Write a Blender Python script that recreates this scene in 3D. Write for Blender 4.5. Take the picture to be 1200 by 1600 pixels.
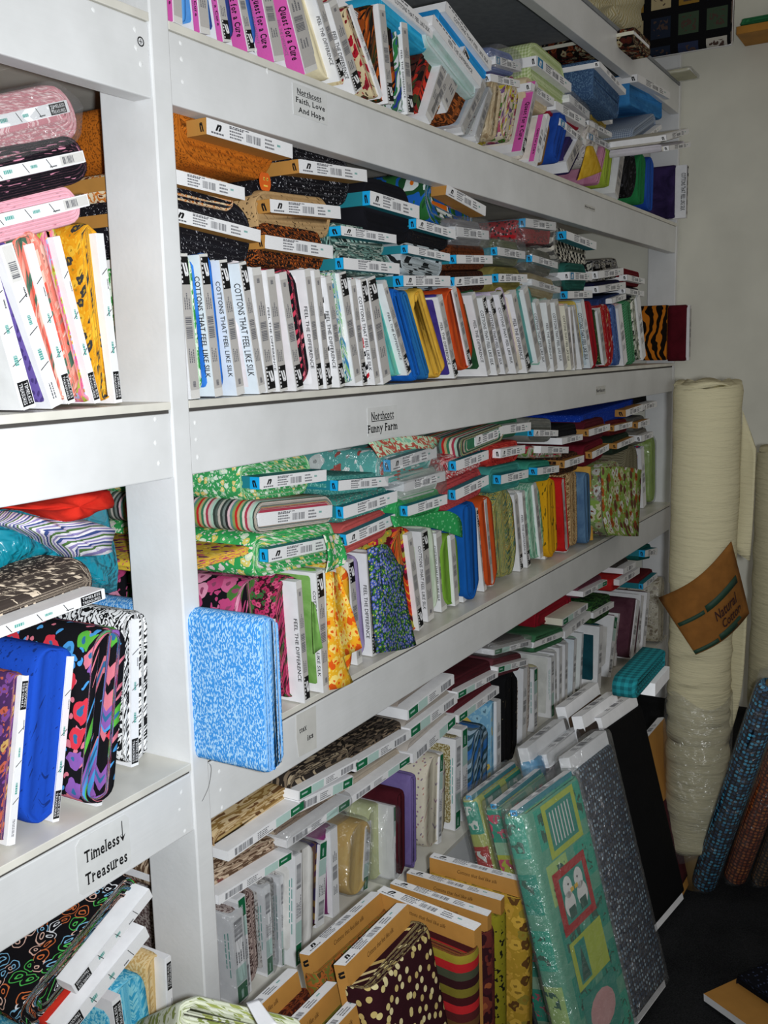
import bpy, bmesh, math, random
import numpy as np
from mathutils import Vector, Matrix

random.seed(7)
for _o in list(bpy.data.objects):
    bpy.data.objects.remove(_o)
SC = bpy.context.scene
COL = SC.collection

# ------------------------------------------------------------------ camera
# World: x runs along the shelving to the far end wall, y goes into the shelves (front plane y = 0),
# z is up with 0 at the second shelf.  FOC/CAM/ROT were solved from the shelf edges of the photograph.
FOC = 1540.0601
CAM = np.array([-1.28068875, -1.13699930, 0.07152654])
_w = np.array([0.13321005, -1.03748595, -0.10359061])
_th = np.linalg.norm(_w); _k = _w / _th
_K = np.array([[0, -_k[2], _k[1]], [_k[2], 0, -_k[0]], [-_k[1], _k[0], 0]])
ROT = (np.eye(3) + math.sin(_th) * _K + (1 - math.cos(_th)) * _K @ _K) @ np.array([[1, 0, 0], [0, 0, -1], [0, 1, 0]], float)

cam_data = bpy.data.cameras.new('camera')
cam = bpy.data.objects.new('camera', cam_data)
COL.objects.link(cam)
cam_data.sensor_fit = 'HORIZONTAL'
cam_data.sensor_width = 36.0
cam_data.lens = 36.0 * FOC / 1200.0
cam_data.clip_start = 0.02
_M = Matrix.Identity(4)
for _r in range(3):
    _M[_r][0] = ROT[0][_r]; _M[_r][1] = -ROT[1][_r]; _M[_r][2] = -ROT[2][_r]; _M[_r][3] = CAM[_r]
cam.matrix_world = _M
SC.camera = cam

# ------------------------------------------------------------------ world, flash, exposure
SC.view_settings.view_transform = 'Standard'
SC.view_settings.look = 'None'
SC.view_settings.exposure = 0.0
SC.view_settings.gamma = 1.0
SC.view_settings.use_curve_mapping = False
world = bpy.data.worlds.new('shop_ambient'); SC.world = world
world.use_nodes = True
_bg = world.node_tree.nodes['Background']
_bg.inputs[0].default_value = (1.0, 0.95, 0.86, 1)
_bg.inputs[1].default_value = 0.26

_fl = bpy.data.lights.new('camera_flash', 'SPOT')
_fl.energy = 150.0
_fl.color = (0.93, 0.97, 1.0)
_fl.shadow_soft_size = 0.02
_fl.spot_size = math.radians(95)
_fl.spot_blend = 0.9
flash = bpy.data.objects.new('camera_flash', _fl); COL.objects.link(flash)
_right = Vector(ROT[0]); _up = Vector(-ROT[1]); _fwd = Vector(ROT[2])
flash.location = Vector(CAM) + _right * 0.06 - _up * 0.005
_dir = (_fwd * 1.0 - _right * 0.10 + _up * 0.05).normalized()
flash.rotation_euler = _dir.to_track_quat('-Z', 'Y').to_euler()

# ------------------------------------------------------------------ picking points of the real planes
def ray(u, v):
    return ROT.T @ np.array([(u - 600) / FOC, (v - 800) / FOC, 1.0])
def onY(u, v, y=0.0):
    d = ray(u, v); return CAM + d * ((y - CAM[1]) / d[1])
def onX(u, v, x):
    d = ray(u, v); return CAM + d * ((x - CAM[0]) / d[0])
def onZ(u, v, z):
    d = ray(u, v); return CAM + d * ((z - CAM[2]) / d[2])
def pix(P):
    X = ROT @ (np.asarray(P, float) - CAM)
    return np.array([600 + FOC * X[0] / X[2], 800 + FOC * X[1] / X[2]])

Z1, Z2, Z3, Z4 = 0.604, 0.0, -0.632, -1.259      # shelf tops
Z0 = 1.188                                       # top shelf
BH = 0.127                                       # face board height
XE = 3.224                                       # far end of the bay
FLOOR = -1.57

# ------------------------------------------------------------------ object helpers
def link(o):
    COL.objects.link(o); return o
def tag(o, label=None, cat=None, group=None, kind=None):
    if label: o['label'] = label
    if cat: o['category'] = cat
    if group: o['group'] = group
    if kind: o['kind'] = kind
    return o
def empty(name, M=None):
    o = bpy.data.objects.new(name, None); o.empty_display_size = 0.05
    if M is not None: o.matrix_world = M
    return link(o)
def mesh(name, verts, faces, mats, parent=None, midx=None, smooth=False, uvs=None):
    me = bpy.data.meshes.new(name)
    me.from_pydata([tuple(map(float, v)) for v in verts], [], faces)
    if not isinstance(mats, (list, tuple)): mats = [mats]
    for m in mats: me.materials.append(m)
    if midx: me.polygons.foreach_set('material_index', midx)
    if smooth: me.polygons.foreach_set('use_smooth', [True] * len(me.polygons))
    if uvs is not None:
        ul = me.uv_layers.new(name='uv')
        flat = []
        for p in me.polygons:
            for li in p.loop_indices:
                flat.extend(uvs[me.loops[li].vertex_index])
        ul.data.foreach_set('uv', flat)
    me.update()
    o = bpy.data.objects.new(name, me); link(o)
    if parent is not None: o.parent = parent
    return o
def obj_from(name, me, parent=None):
    o = bpy.data.objects.new(name, me); link(o)
    if parent is not None: o.parent = parent
    return o
BOXF = [(0, 3, 2, 1), (4, 5, 6, 7), (0, 1, 5, 4), (1, 2, 6, 5), (2, 3, 7, 6), (3, 0, 4, 7)]
def boxv(x0, y0, z0, x1, y1, z1):
    return [(x0, y0, z0), (x1, y0, z0), (x1, y1, z0), (x0, y1, z0), (x0, y0, z1), (x1, y0, z1), (x1, y1, z1), (x0, y1, z1)]
def box(name, x0, y0, z0, x1, y1, z1, mat, parent=None, bev=0.0):
    o = mesh(name, boxv(x0, y0, z0, x1, y1, z1), BOXF, mat, parent)
    if bev:
        b = o.modifiers.new('edge', 'BEVEL'); b.width = bev; b.segments = 2
    return o

# ------------------------------------------------------------------ materials
def rgb(h):
    c = [int(h[i:i + 2], 16) / 255 for i in (0, 2, 4)]
    return tuple(((x / 12.92) if x <= 0.04045 else ((x + 0.055) / 1.055) ** 2.4) for x in c) + (1.0,)
_cache = {}
class NT:
    def __init__(s, name, rough=0.9, spec=0.3):
        s.m = bpy.data.materials.new(name); s.m.use_nodes = True
        s.t = s.m.node_tree; s.b = s.t.nodes['Principled BSDF']
        s.b.inputs['Roughness'].default_value = rough
        s.b.inputs['Specular IOR Level'].default_value = spec
    def n(s, kind, **kw):
        nd = s.t.nodes.new(kind)
        for k, v in kw.items(): setattr(nd, k, v)
        return nd
    def l(s, a, b): s.t.links.new(a, b)
    def math(s, op, a, b=None):
        nd = s.n('ShaderNodeMath', operation=op)
        for i, v in enumerate((a, b)):
            if v is None: continue
            if isinstance(v, (int, float)): nd.inputs[i].default_value = v
            else: s.l(v, nd.inputs[i])
        return nd.outputs[0]
    def mix(s, fac, a, b):
        nd = s.n('ShaderNodeMix', data_type='RGBA')
        for i, v in ((0, fac), (6, a), (7, b)):
            if isinstance(v, (int, float)): nd.inputs[i].default_value = v
            elif isinstance(v, tuple): nd.inputs[i].default_value = v
            else: s.l(v, nd.inputs[i])
        return nd.outputs[2]
    def ramp(s, fac, stops, interp='CONSTANT'):
        nd = s.n('ShaderNodeValToRGB'); cr = nd.color_ramp; cr.interpolation = interp
        while len(cr.elements) > 1: cr.elements.remove(cr.elements[-1])
        for i, (p, c) in enumerate(stops):
            e = cr.elements[0] if i == 0 else cr.elements.new(p)
            e.position = p; e.color = c
        s.l(fac, nd.inputs[0]); return nd.outputs[0]
    def coords(s, sx=1.0, sy=1.0, kind='uv', rnd=True):
        if kind == 'uv':
            c = s.n('ShaderNodeUVMap').outputs[0]
        else:
            c = s.n('ShaderNodeTexCoord').outputs['Object']
        mp = s.n('ShaderNodeMapping'); s.l(c, mp.inputs[0])
        mp.inputs['Scale'].default_value = (sx, sy, 1.0)
        if not rnd: return mp.outputs[0]
        inf = s.n('ShaderNodeObjectInfo')
        cb = s.n('ShaderNodeCombineXYZ')
        r = s.math('MULTIPLY', inf.outputs['Random'], 37.0)
        s.l(r, cb.inputs[0]); s.l(r, cb.inputs[2])
        ad = s.n('ShaderNodeVectorMath', operation='ADD')
        s.l(mp.outputs[0], ad.inputs[0]); s.l(cb.outputs[0], ad.inputs[1])
        return ad.outputs[0]
    def noise(s, vec, scale, detail=2.0, rough=0.5, dist=0.0):
        nd = s.n('ShaderNodeTexNoise'); s.l(vec, nd.inputs['Vector'])
        nd.inputs['Scale'].default_value = scale; nd.inputs['Detail'].default_value = detail
        nd.inputs['Roughness'].default_value = rough; nd.inputs['Distortion'].default_value = dist
        return nd
    def voro(s, vec, scale, rand=1.0, feature='F1', dims='2D'):
        nd = s.n('ShaderNodeTexVoronoi', feature=feature, voronoi_dimensions=dims); s.l(vec, nd.inputs['Vector'])
        nd.inputs['Scale'].default_value = scale; nd.inputs['Randomness'].default_value = rand
        return nd
    def bump(s, h, strength=0.2, dist=0.002):
        nd = s.n('ShaderNodeBump'); nd.inputs['Strength'].default_value = strength; nd.inputs['Distance'].default_value = dist
        s.l(h, nd.inputs['Height']); s.l(nd.outputs[0], s.b.inputs['Normal'])
    def color(s, c):
        if isinstance(c, tuple): s.b.inputs['Base Color'].default_value = c
        else: s.l(c, s.b.inputs['Base Color'])
        return s.m
def steps(cols):
    n = len(cols)
    return [(i / n, rgb(c)) for i, c in enumerate(cols)]
def plain(name, col, rough=0.7, spec=0.3, var=0.06, scale=40.0, bump=0.0):
    key = ('plain', col, rough, var, name)
    if key in _cache: return _cache[key]
    s = NT(name, rough, spec)
    v = s.coords(kind='obj', rnd=False)
    f = s.noise(v, scale, 3.0).outputs['Fac']
    c = rgb(col)
    lo = tuple(x * (1 - var * 1.6) for x in c[:3]) + (1,); hi = tuple(min(1, x * (1 + var)) for x in c[:3]) + (1,)
    m = s.color(s.ramp(f, [(0.3, lo), (0.7, hi)], 'LINEAR'))
    if bump: s.bump(f, bump)
    _cache[key] = m; return m

def fab(spec):
    """procedural printed cotton; spec = (kind, colours...)"""
    if isinstance(spec, str): spec = ('plain', spec)
    if spec in _cache: return _cache[spec]
    k = spec[0]
    s = NT('printed_cotton_' + k, 0.92, 0.15)
    if k == 'plain':
        v = s.coords(); c = rgb(spec[1])
        f = s.noise(v, 18, 3).outputs['Fac']
        col = s.ramp(f, [(0.3, tuple(x * .8 for x in c[:3]) + (1,)), (0.7, tuple(min(1, x * 1.12) for x in c[:3]) + (1,))], 'LINEAR')
    elif k == 'mottle':           # batik: c1 c2 [scale]
        v = s.coords(); sc = spec[3] if len(spec) > 3 else 14
        f = s.noise(v, sc, 4, 0.6, 0.6).outputs['Fac']
        col = s.ramp(f, [(0.34, rgb(spec[1])), (0.64, rgb(spec[2]))], 'LINEAR')
    elif k == 'dots':             # bg, fg list, cells per metre, radius, [randomness]
        v = s.coords(); vo = s.voro(v, spec[3], spec[5] if len(spec) > 5 else 0.9)
        fg = s.ramp(s.n('ShaderNodeSeparateColor').outputs[0], steps(spec[2])) if False else None
        sep = s.n('ShaderNodeSeparateColor'); s.l(vo.outputs['Color'], sep.inputs[0])
        fg = s.ramp(sep.outputs[0], steps(spec[2]))
        col = s.mix(s.math('LESS_THAN', vo.outputs['Distance'], spec[4]), rgb(spec[1]), fg)
    elif k == 'floral':           # bg, petals list, cells per metre, [radius, centre]
        v = s.coords(); R = spec[4] if len(spec) > 4 else 0.42
        nz = s.noise(v, spec[3] * 2.2, 1.0)
        ad = s.n('ShaderNodeVectorMath', operation='SCALE'); s.l(nz.outputs['Color'], ad.inputs[0]); ad.inputs['Scale'].default_value = 0.55 / spec[3]
        a2 = s.n('ShaderNodeVectorMath', operation='ADD'); s.l(v, a2.inputs[0]); s.l(ad.outputs[0], a2.inputs[1])
        vo = s.voro(a2.outputs[0], spec[3], 1.0)
        sep = s.n('ShaderNodeSeparateColor'); s.l(vo.outputs['Color'], sep.inputs[0])
        fg = s.ramp(sep.outputs[0], steps(spec[2]))
        v2 = s.voro(a2.outputs[0], spec[3] * 3.1, 1.0)
        s2 = s.n('ShaderNodeSeparateColor'); s.l(v2.outputs['Color'], s2.inputs[0])
        small = s.ramp(s2.outputs[1], steps([spec[1], spec[1], spec[2][-1], spec[1], spec[2][0]]))
        base = s.mix(s.math('LESS_THAN', v2.outputs['Distance'], 0.34), rgb(spec[1]), small)
        col = s.mix(s.math('LESS_THAN', vo.outputs['Distance'], R), base, fg)
        cc = rgb(spec[5]) if len(spec) > 5 else tuple(x * .45 for x in rgb(spec[2][0])[:3]) + (1,)
        col = s.mix(s.math('LESS_THAN', vo.outputs['Distance'], R * 0.3), col, cc)
    elif k == 'speck':            # bg, fg, scale, threshold, [stretch]
        st = spec[5] if len(spec) > 5 else 1.0
        v = s.coords(st, 1.0); f = s.noise(v, spec[3] * 2.3, 1.5, 0.5).outputs['Fac']
        col = s.mix(s.math('GREATER_THAN', f, spec[4]), rgb(spec[1]), rgb(spec[2]))
    elif k == 'camo':             # list, scale, [stretch]
        st = spec[3] if len(spec) > 3 else 1.0
        v = s.coords(st, 1.0); f = s.noise(v, spec[2] * 1.9, 2.0, 0.55, 0.4).outputs['Fac']
        n = len(spec[1])
        col = s.ramp(f, [(0.30 + 0.40 * i / n if i else 0.0, rgb(c)) for i, c in enumerate(spec[1])])
    elif k == 'stripe':           # list, period (m), axis 0/1
        v = s.coords(rnd=False); sp = s.n('ShaderNodeSeparateXYZ'); s.l(v, sp.inputs[0])
        f = s.math('FRACT', s.math('MULTIPLY', sp.outputs[spec[3]], 1.0 / spec[2]))
        col = s.ramp(f, steps(spec[1]))
    elif k == 'check':            # bg, fg, period
        v = s.coords(rnd=False); sp = s.n('ShaderNodeSeparateXYZ'); s.l(v, sp.inputs[0])
        a = s.math('LESS_THAN', s.math('FRACT', s.math('MULTIPLY', sp.outputs[0], 1.0 / spec[3])), 0.5)
        b = s.math('LESS_THAN', s.math('FRACT', s.math('MULTIPLY', sp.outputs[1], 1.0 / spec[3])), 0.5)
        col = s.mix(s.math('MULTIPLY', s.math('ADD', a, b), 0.5), rgb(spec[1]), rgb(spec[2]))
    elif k == 'wavy':             # bg, fg, scale, distortion, [threshold, stretch]
        st = spec[6] if len(spec) > 6 else 1.0
        v = s.coords(st, 1.0); w = s.n('ShaderNodeTexWave', wave_type='BANDS', bands_direction=spec[7] if len(spec) > 7 else 'X'); s.l(v, w.inputs['Vector'])
        w.inputs['Scale'].default_value = spec[3]; w.inputs['Distortion'].default_value = spec[4]
        w.inputs['Detail'].default_value = 2; w.inputs['Detail Scale'].default_value = 1.4
        col = s.mix(s.math('GREATER_THAN', w.outputs['Fac'], spec[5] if len(spec) > 5 else 0.5), rgb(spec[1]), rgb(spec[2]))
    elif k == 'curl':             # bg, list, scale : ringlets
        v = s.coords(); nz = s.noise(v, spec[3] * .9, 1.0)
        ad = s.n('ShaderNodeVectorMath', operation='SCALE'); s.l(nz.outputs['Color'], ad.inputs[0]); ad.inputs['Scale'].default_value = 0.9 / spec[3]
        a2 = s.n('ShaderNodeVectorMath', operation='ADD'); s.l(v, a2.inputs[0]); s.l(ad.outputs[0], a2.inputs[1])
        vo = s.voro(a2.outputs[0], spec[3], 1.0)
        r = s.math('ABSOLUTE', s.math('SUBTRACT', s.math('FRACT', s.math('MULTIPLY', vo.outputs['Distance'], 3.2)), 0.5))
        m1 = s.math('MULTIPLY', s.math('LESS_THAN', r, 0.13), s.math('LESS_THAN', vo.outputs['Distance'], 0.5))
        sep = s.n('ShaderNodeSeparateColor'); s.l(vo.outputs['Color'], sep.inputs[0])
        col = s.mix(m1, rgb(spec[1]), s.ramp(sep.outputs[0], steps(spec[2])))
    elif k == 'grid':             # panel print: list of cell colours, border colour, cell (m)
        v = s.coords(1 / spec[3], 1 / spec[3], rnd=False)
        fl = s.n('ShaderNodeVectorMath', operation='FLOOR'); s.l(v, fl.inputs[0])
        wn = s.n('ShaderNodeTexWhiteNoise', noise_dimensions='2D'); s.l(fl.outputs[0], wn.inputs['Vector'])
        fr = s.n('ShaderNodeVectorMath', operation='FRACTION'); s.l(v, fr.inputs[0])
        sp = s.n('ShaderNodeSeparateXYZ'); s.l(fr.outputs[0], sp.inputs[0])
        ex = s.math('ABSOLUTE', s.math('SUBTRACT', sp.outputs[0], 0.5)); ey = s.math('ABSOLUTE', s.math('SUBTRACT', sp.outputs[1], 0.5))
        mx = s.math('MAXIMUM', ex, ey)
        cell = s.ramp(wn.outputs['Value'], steps(spec[1]))
        f = s.noise(v, 5, 2, 0.5, 1.0).outputs['Fac']
        motif = s.mix(s.math('MULTIPLY', s.math('GREATER_THAN', f, 0.55), s.math('LESS_THAN', mx, 0.26)), cell, rgb(spec[4]))
        col = s.mix(s.math('GREATER_THAN', mx, 0.36), motif, rgb(spec[2]))
    else:
        raise ValueError(k)
    s.color(col)
    v3 = s.coords(kind='obj', rnd=False)
    s.bump(s.noise(v3, 30, 3.0, 0.6).outputs['Fac'], 0.35, 0.006)
    _cache[spec] = s.m
    return s.m

def paint_white():
    s = NT('white_gloss_paint', 0.38, 0.45)
    v = s.coords(kind='obj', rnd=False)
    f = s.noise(v, 6, 4, 0.6).outputs['Fac']
    mp = s.n('ShaderNodeMapping'); s.l(v, mp.inputs[0]); mp.inputs['Scale'].default_value = (1.2, 40, 40)
    g = s.noise(mp.outputs[0], 3.0, 3).outputs['Fac']
    c = s.ramp(f, [(0.25, rgb('d5d6d6')), (0.7, rgb('e6e7e8'))], 'LINEAR')
    s.color(c); s.bump(s.math('ADD', g, f), 0.10, 0.003)
    return s.m
def paper(name, col): return plain(name, col, 0.62, 0.3, 0.04, 30)
PAINT = paint_white()
LIP = plain('shelf_lip_paint', 'eceded', 0.5, 0.4, 0.05)
SHELFTOP = plain('worn_shelf_top', 'e0ddd3', 0.35, 0.5, 0.10, 9)
GAPDARK = plain('dark_joint', '4a4744', 0.9)
HARDBOARD = plain('grey_hardboard', '8a8d90', 0.8, 0.2, 0.08)
WALL = plain('cream_plaster', 'dedccf', 0.9, 0.2, 0.05, 5, 0.15)
WHITE = paper('white_card', 'eeeef0')
PALE = paper('pale_blue_card', 'dfe8f0')
CREAMC = paper('cream_card', 'e6e2cf')
KRAFT = paper('tan_kraft_card', 'b5823f')
TEALC = paper('teal_card', '1f7f8c')
CYAN = paper('cyan_card', '12a8e6')
PINKC = paper('pink_card', 'd95fb0')
GREY = paper('grey_sticker', 'b9b5b1')
LGREY = paper('light_sticker', 'd8d6d2')
BLACK = paper('black_ink', '0d0d0f')
INK = paper('grey_ink', '6b6b70')
GREEN = paper('green_sticker', '0f6b43')
TEALINK = paper('teal_ink', '5aa39a')
MINT = paper('mint_sticker', 'b9d6cf')
BLUEST = paper('blue_sticker', '2f7fae')
RED = paper('red_ink', 'b02020')

def plastic():
    s = NT('clear_plastic_wrap', 0.12, 0.5)
    t = s.t; out = t.nodes['Material Output']
    tr = s.n('ShaderNodeBsdfTransparent'); tr.inputs[0].default_value = (0.95, 0.955, 0.96, 1)
    gl = s.n('ShaderNodeBsdfGlossy'); gl.inputs['Roughness'].default_value = 0.16
    df = s.n('ShaderNodeBsdfDiffuse'); df.inputs[0].default_value = (0.75, 0.76, 0.78, 1)
    v = s.coords(kind='obj', rnd=False)
    f = s.noise(v, 34, 4, 0.65, 1.2)
    bp = s.n('ShaderNodeBump'); bp.inputs['Strength'].default_value = 0.9; bp.inputs['Distance'].default_value = 0.012
    s.l(f.outputs['Fac'], bp.inputs['Height'])
    s.l(bp.outputs[0], gl.inputs['Normal'])
    m1 = s.n('ShaderNodeMixShader'); m1.inputs[0].default_value = 0.05
    s.l(tr.outputs[0], m1.inputs[1]); s.l(df.outputs[0], m1.inputs[2])
    m2 = s.n('ShaderNodeMixShader'); m2.inputs[0].default_value = 0.13
    s.l(m1.outputs[0], m2.inputs[1]); s.l(gl.outputs[0], m2.inputs[2])
    s.l(m2.outputs[0], out.inputs['Surface'])
    return s.m
PLASTIC = plastic()

# ------------------------------------------------------------------ lettering and printed labels (flat print, shared mesh data)
_txt = {}
def text_verts(s, bold=0.0, shear=0.0, spacing=1.0):
    """glyph outlines of s filled as faces; height 1 = cap height, x from 0"""
    key = (s, bold, shear, spacing)
    if key in _txt: return _txt[key]
    cu = bpy.data.curves.new('glyphs', 'FONT'); cu.body = s; cu.size = 1.0; cu.offset = bold; cu.shear = shear
    cu.resolution_u = 2; cu.space_character = spacing
    o = bpy.data.objects.new('glyphs', cu); COL.objects.link(o)
    dg = bpy.context.evaluated_depsgraph_get()
    me = bpy.data.meshes.new_from_object(o.evaluated_get(dg))
    V = [(v.co.x / 0.72, v.co.y / 0.72) for v in me.vertices]; F = [tuple(p.vertices) for p in me.polygons]
    bpy.data.objects.remove(o); bpy.data.curves.remove(cu); bpy.data.meshes.remove(me)
    x0 = min(v[0] for v in V); V = [(v[0] - x0, v[1]) for v in V]
    _txt[key] = (V, F); return _txt[key]

# slab feet for roman (serif) signs: stem positions per letter as fractions of the glyph width, (foot?, head?)
SERIF = {'T': [(.5, 1, 0)], 'i': [(.5, 1, 0)], 'm': [(.1, 1, 1), (.5, 1, 0), (.9, 1, 0)], 'l': [(.5, 1, 1)], 'r': [(.22, 1, 1)],
         'N': [(.12, 1, 1), (.88, 0, 1)], 'h': [(.15, 1, 1), (.85, 1, 0)], 'F': [(.14, 1, 1)], 'L': [(.14, 1, 1)], 'A': [(.08, 1, 0), (.92, 1, 0)],
         'n': [(.15, 1, 1), (.85, 1, 0)], 'd': [(.85, 1, 1)], 'H': [(.12, 1, 1), (.88, 1, 1)], 'p': [(.15, 0, 1)], 'u': [(.15, 0, 1), (.85, 1, 1)],
         'y': [(.1, 0, 1), (.9, 0, 1)], 'v': [(.1, 0, 1), (.9, 0, 1)], 't': [(.5, 0, 0)], 'f': [(.4, 1, 0)], 'x': [(.12, 1, 1), (.88, 1, 1)], 'Q': [], 'C': []}
CAPS = set('TNFLAHQC'); ASC = set('hdl')
def roman(s, bold=0.012, space=0.16):
    """upright roman lettering with slab serifs"""
    V, F = [], []; x = 0.0
    for ch in s:
        if ch == ' ':
            x += 0.42; continue
        gv, gf = text_verts(ch, bold)
        w = max(v[0] for v in gv); n = len(V)
        V += [(x + a * .92, b) for a, b in gv]; F += [tuple(i + n for i in f) for f in gf]
        top = 1.0 if (ch in CAPS or ch in ASC) else 0.74
        for (fx, foot, head) in SERIF.get(ch, []):
            cx = x + fx * w * .92; hw = 0.15
            for yy, on in ((0.0, foot), (top - .07, head)):
                if on:
                    n = len(V); V += [(cx - hw, yy), (cx + hw, yy), (cx + hw, yy + .07), (cx - hw, yy + .07)]; F.append((n, n + 1, n + 2, n + 3))
        x += w * .92 + space
    return V, F

class Print:
    """flat print in a (u, t) rectangle; each layer sits a hair prouder than the last"""
    def __init__(s): s.V = []; s.F = []; s.I = []; s.M = []; s.z = 0.0
    def mi(s, m):
        if m not in s.M: s.M.append(m)
        return s.M.index(m)
    def layer(s): s.z += 0.0003
    def quad(s, u0, t0, u1, t1, m, sk=0.0):
        n = len(s.V); s.V += [(u0, t0, -s.z), (u1, t0, -s.z), (u1 + sk, t1, -s.z), (u0 + sk, t1, -s.z)]
        s.F.append((n, n + 1, n + 2, n + 3)); s.I.append(s.mi(m))
    def bars(s, u0, t0, u1, t1, m, n=14, seed=3):
        r = random.Random(seed); u = u0; du = (u1 - u0) / n
        for i in range(n):
            w = du * r.uniform(.25, .8); s.quad(u, t0, u + w, t1, m); u += du
    def lines(s, u0, t0, u1, t1, rows, m, seed=1):
        r = random.Random(seed); dt = (t1 - t0) / rows
        for i in range(rows):
            u = u0; t = t0 + dt * (i + .2); end = u0 + (u1 - u0) * r.uniform(.6, 1)
            while u < end:
                w = (u1 - u0) * r.uniform(.06, .16); s.quad(u, t, min(u + w, end), t + dt * .5, m); u += w + (u1 - u0) * .03
    def glyphs(s, V, F, fn, m):
        n = len(s.V); s.V += [(*fn(a, b), -s.z) for a, b in V]
        k = s.mi(m)
        for f in F: s.F.append(tuple(i + n for i in f)); s.I.append(k)
    def mesh(s, name):
        me = bpy.data.meshes.new(name); me.from_pydata(s.V, [], s.F)
        for m in s.M: me.materials.append(m)
        me.polygons.foreach_set('material_index', s.I); me.update(); return me
def n_mark(P, u0, t0, u1, t1, m, rot=False):
    """the small hand-drawn n on the labels, as slanted strokes"""
    V, F = text_verts('n', .045, .45); w = max(v[0] for v in V)
    if rot: P.glyphs(V, F, lambda x, y: (u1 - (y / .75) * (u1 - u0), t0 + x / w * (t1 - t0)), m)
    else: P.glyphs(V, F, lambda x, y: (u0 + x / w * (u1 - u0), t1 - y / .75 * (t1 - t0)), m)

_lab = {}
DKBROWN = paper('brown_ink', '4a2c14')
def label_mesh(kind):
    """unit printed label: u runs 0..1 along the long side of the bolt end, t 0..1 across it"""
    if kind in _lab: return _lab[kind]
    P = Print()
    if kind in ('n', 'p', 'c'):              # lying bolts: white end label, n mark at the start / none / cyan sticker at the start
        P.quad(.0, .0, 1, 1, WHITE); P.layer()
        if kind == 'n':
            n_mark(P, .085, .18, .155, .62, BLACK); P.lines(.04, .72, .20, .95, 1, INK, 5)
        if kind == 'c':
            P.quad(.02, .04, .16, .96, BLUEST); P.layer(); n_mark(P, .05, .2, .12, .8, WHITE)
        P.lines(.24, .12, .40, .92, 4, INK, 2); P.lines(.24, .05, .52, .18, 1, INK, 9)
        P.bars(.43, .28, .60, .82, INK); P.lines(.65, .15, .77, .9, 3, INK, 4)
        P.lines(.80, .3, .86, .6, 1, TEALINK, 8)
    elif kind in ('t', 'b', 'g', 'w'):       # standing bolts: grey sticker, black block with a white n at top / bottom
        P.quad(0, 0, 1, 1, WHITE if kind == 'w' else LGREY); P.layer()
        if kind != 'w':
            P.quad(.06, .02, .94, .98, GREY); P.layer()
        P.bars(.42, .12, .58, .80, INK, 12, 5); P.lines(.62, .15, .74, .85, 3, INK, 3); P.lines(.25, .15, .36, .8, 3, INK, 6)
        if kind in 'tb':
            a = .79 if kind == 't' else .025
            P.quad(a, .08, a + .19, .98, BLACK); P.layer(); n_mark(P, a + .05, .30, a + .14, .9, WHITE, True)
            for i in range(6): P.quad(a + .012 + i * .031, .10, a + .028 + i * .031, .24, WHITE)
            P.lines(.08 if kind == 't' else .88, .2, .14 if kind == 't' else .93, .8, 1, INK, 3)
    elif kind in ('tt', 'ts', 'tx'):         # left bay: black block with two white lines, hand-filled boxes with strokes
        P.quad(0, 0, 1, 1, WHITE); P.layer()
        a = {'tt': .80, 'ts': .02, 'tx': .80}[kind]
        if kind != 'tx':
            P.quad(a, .06, a + .17, .94, BLACK); P.layer()
            for i, s in enumerate(('TIMELESS', 'TREASURES')):
                V, F = text_verts(s); w = max(v[0] for v in V)
                if kind == 'tt': fn = lambda x, y, i=i, w=w: (a + .012 + x / w * .146, .44 + i * .40 - y * .28)
                else: fn = lambda x, y, i=i, w=w: (a + .158 - x / w * .146, .56 - i * .40 + y * .28)
                P.glyphs(V, F, fn, WHITE)
        else:
            P.quad(a - .02, .1, a + .19, .9, LGREY); P.layer(); P.bars(a, .2, a + .1, .8, INK, 9, 2)
        for u in ((.24, .46, .66) if kind != 'ts' else (.30, .52, .76)): P.quad(u, .1, u + .006, .9, BLACK, .035)
        P.lines(.30, .2, .40, .8, 1, TEALINK, 3); P.lines(.52, .25, .60, .75, 1, TEALINK, 7); P.lines(.05, .3, .18, .7, 2, INK, 11)
        P.lines(.68, .7, .74, .9, 1, BLACK, 2)
    elif kind in ('X', 'Y'):                 # white end lettered along its length
        P.quad(0, 0, 1, 1, WHITE); P.layer(); P.lines(.05, .06, .6, .3, 1, INK, 4)
        V, F = text_verts('COTTONS THAT FEEL LIKE SILK' if kind == 'X' else 'FEEL THE DIFFERENCE', .01); w = max(v[0] for v in V)
        a, b = (.16, .92) if kind == 'X' else (.3, .8)
        P.glyphs(V, F, lambda x, y: (a + x / w * (b - a), .78 - y * .36), BLACK)
    elif kind in ('G', 'H'):                 # white boards with a green sticker at the end / start
        P.quad(0, 0, 1, 1, WHITE); P.layer()
        f = (lambda u: u) if kind == 'G' else (lambda u: 1 - u)
        def q(a, b, c, d, m): P.quad(min(f(a), f(c)), b, max(f(a), f(c)), d, m)
        q(.80, .08, .985, .94, GREEN); q(.60, .05, .79, .97, MINT); P.layer()
        a = min(f(.80), f(.985)); P.lines(a + .03, .3, a + .16, .7, 1, MINT, 3)
        b = min(f(.08), f(.30)); P.bars(b, .15, b + .22, .85, INK, 18, 2)
        b = min(f(.36), f(.56)); P.lines(b, .12, b + .2, .9, 4, INK, 7)
    _lab[kind] = P.mesh('end_label'); return _lab[kind]

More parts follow.
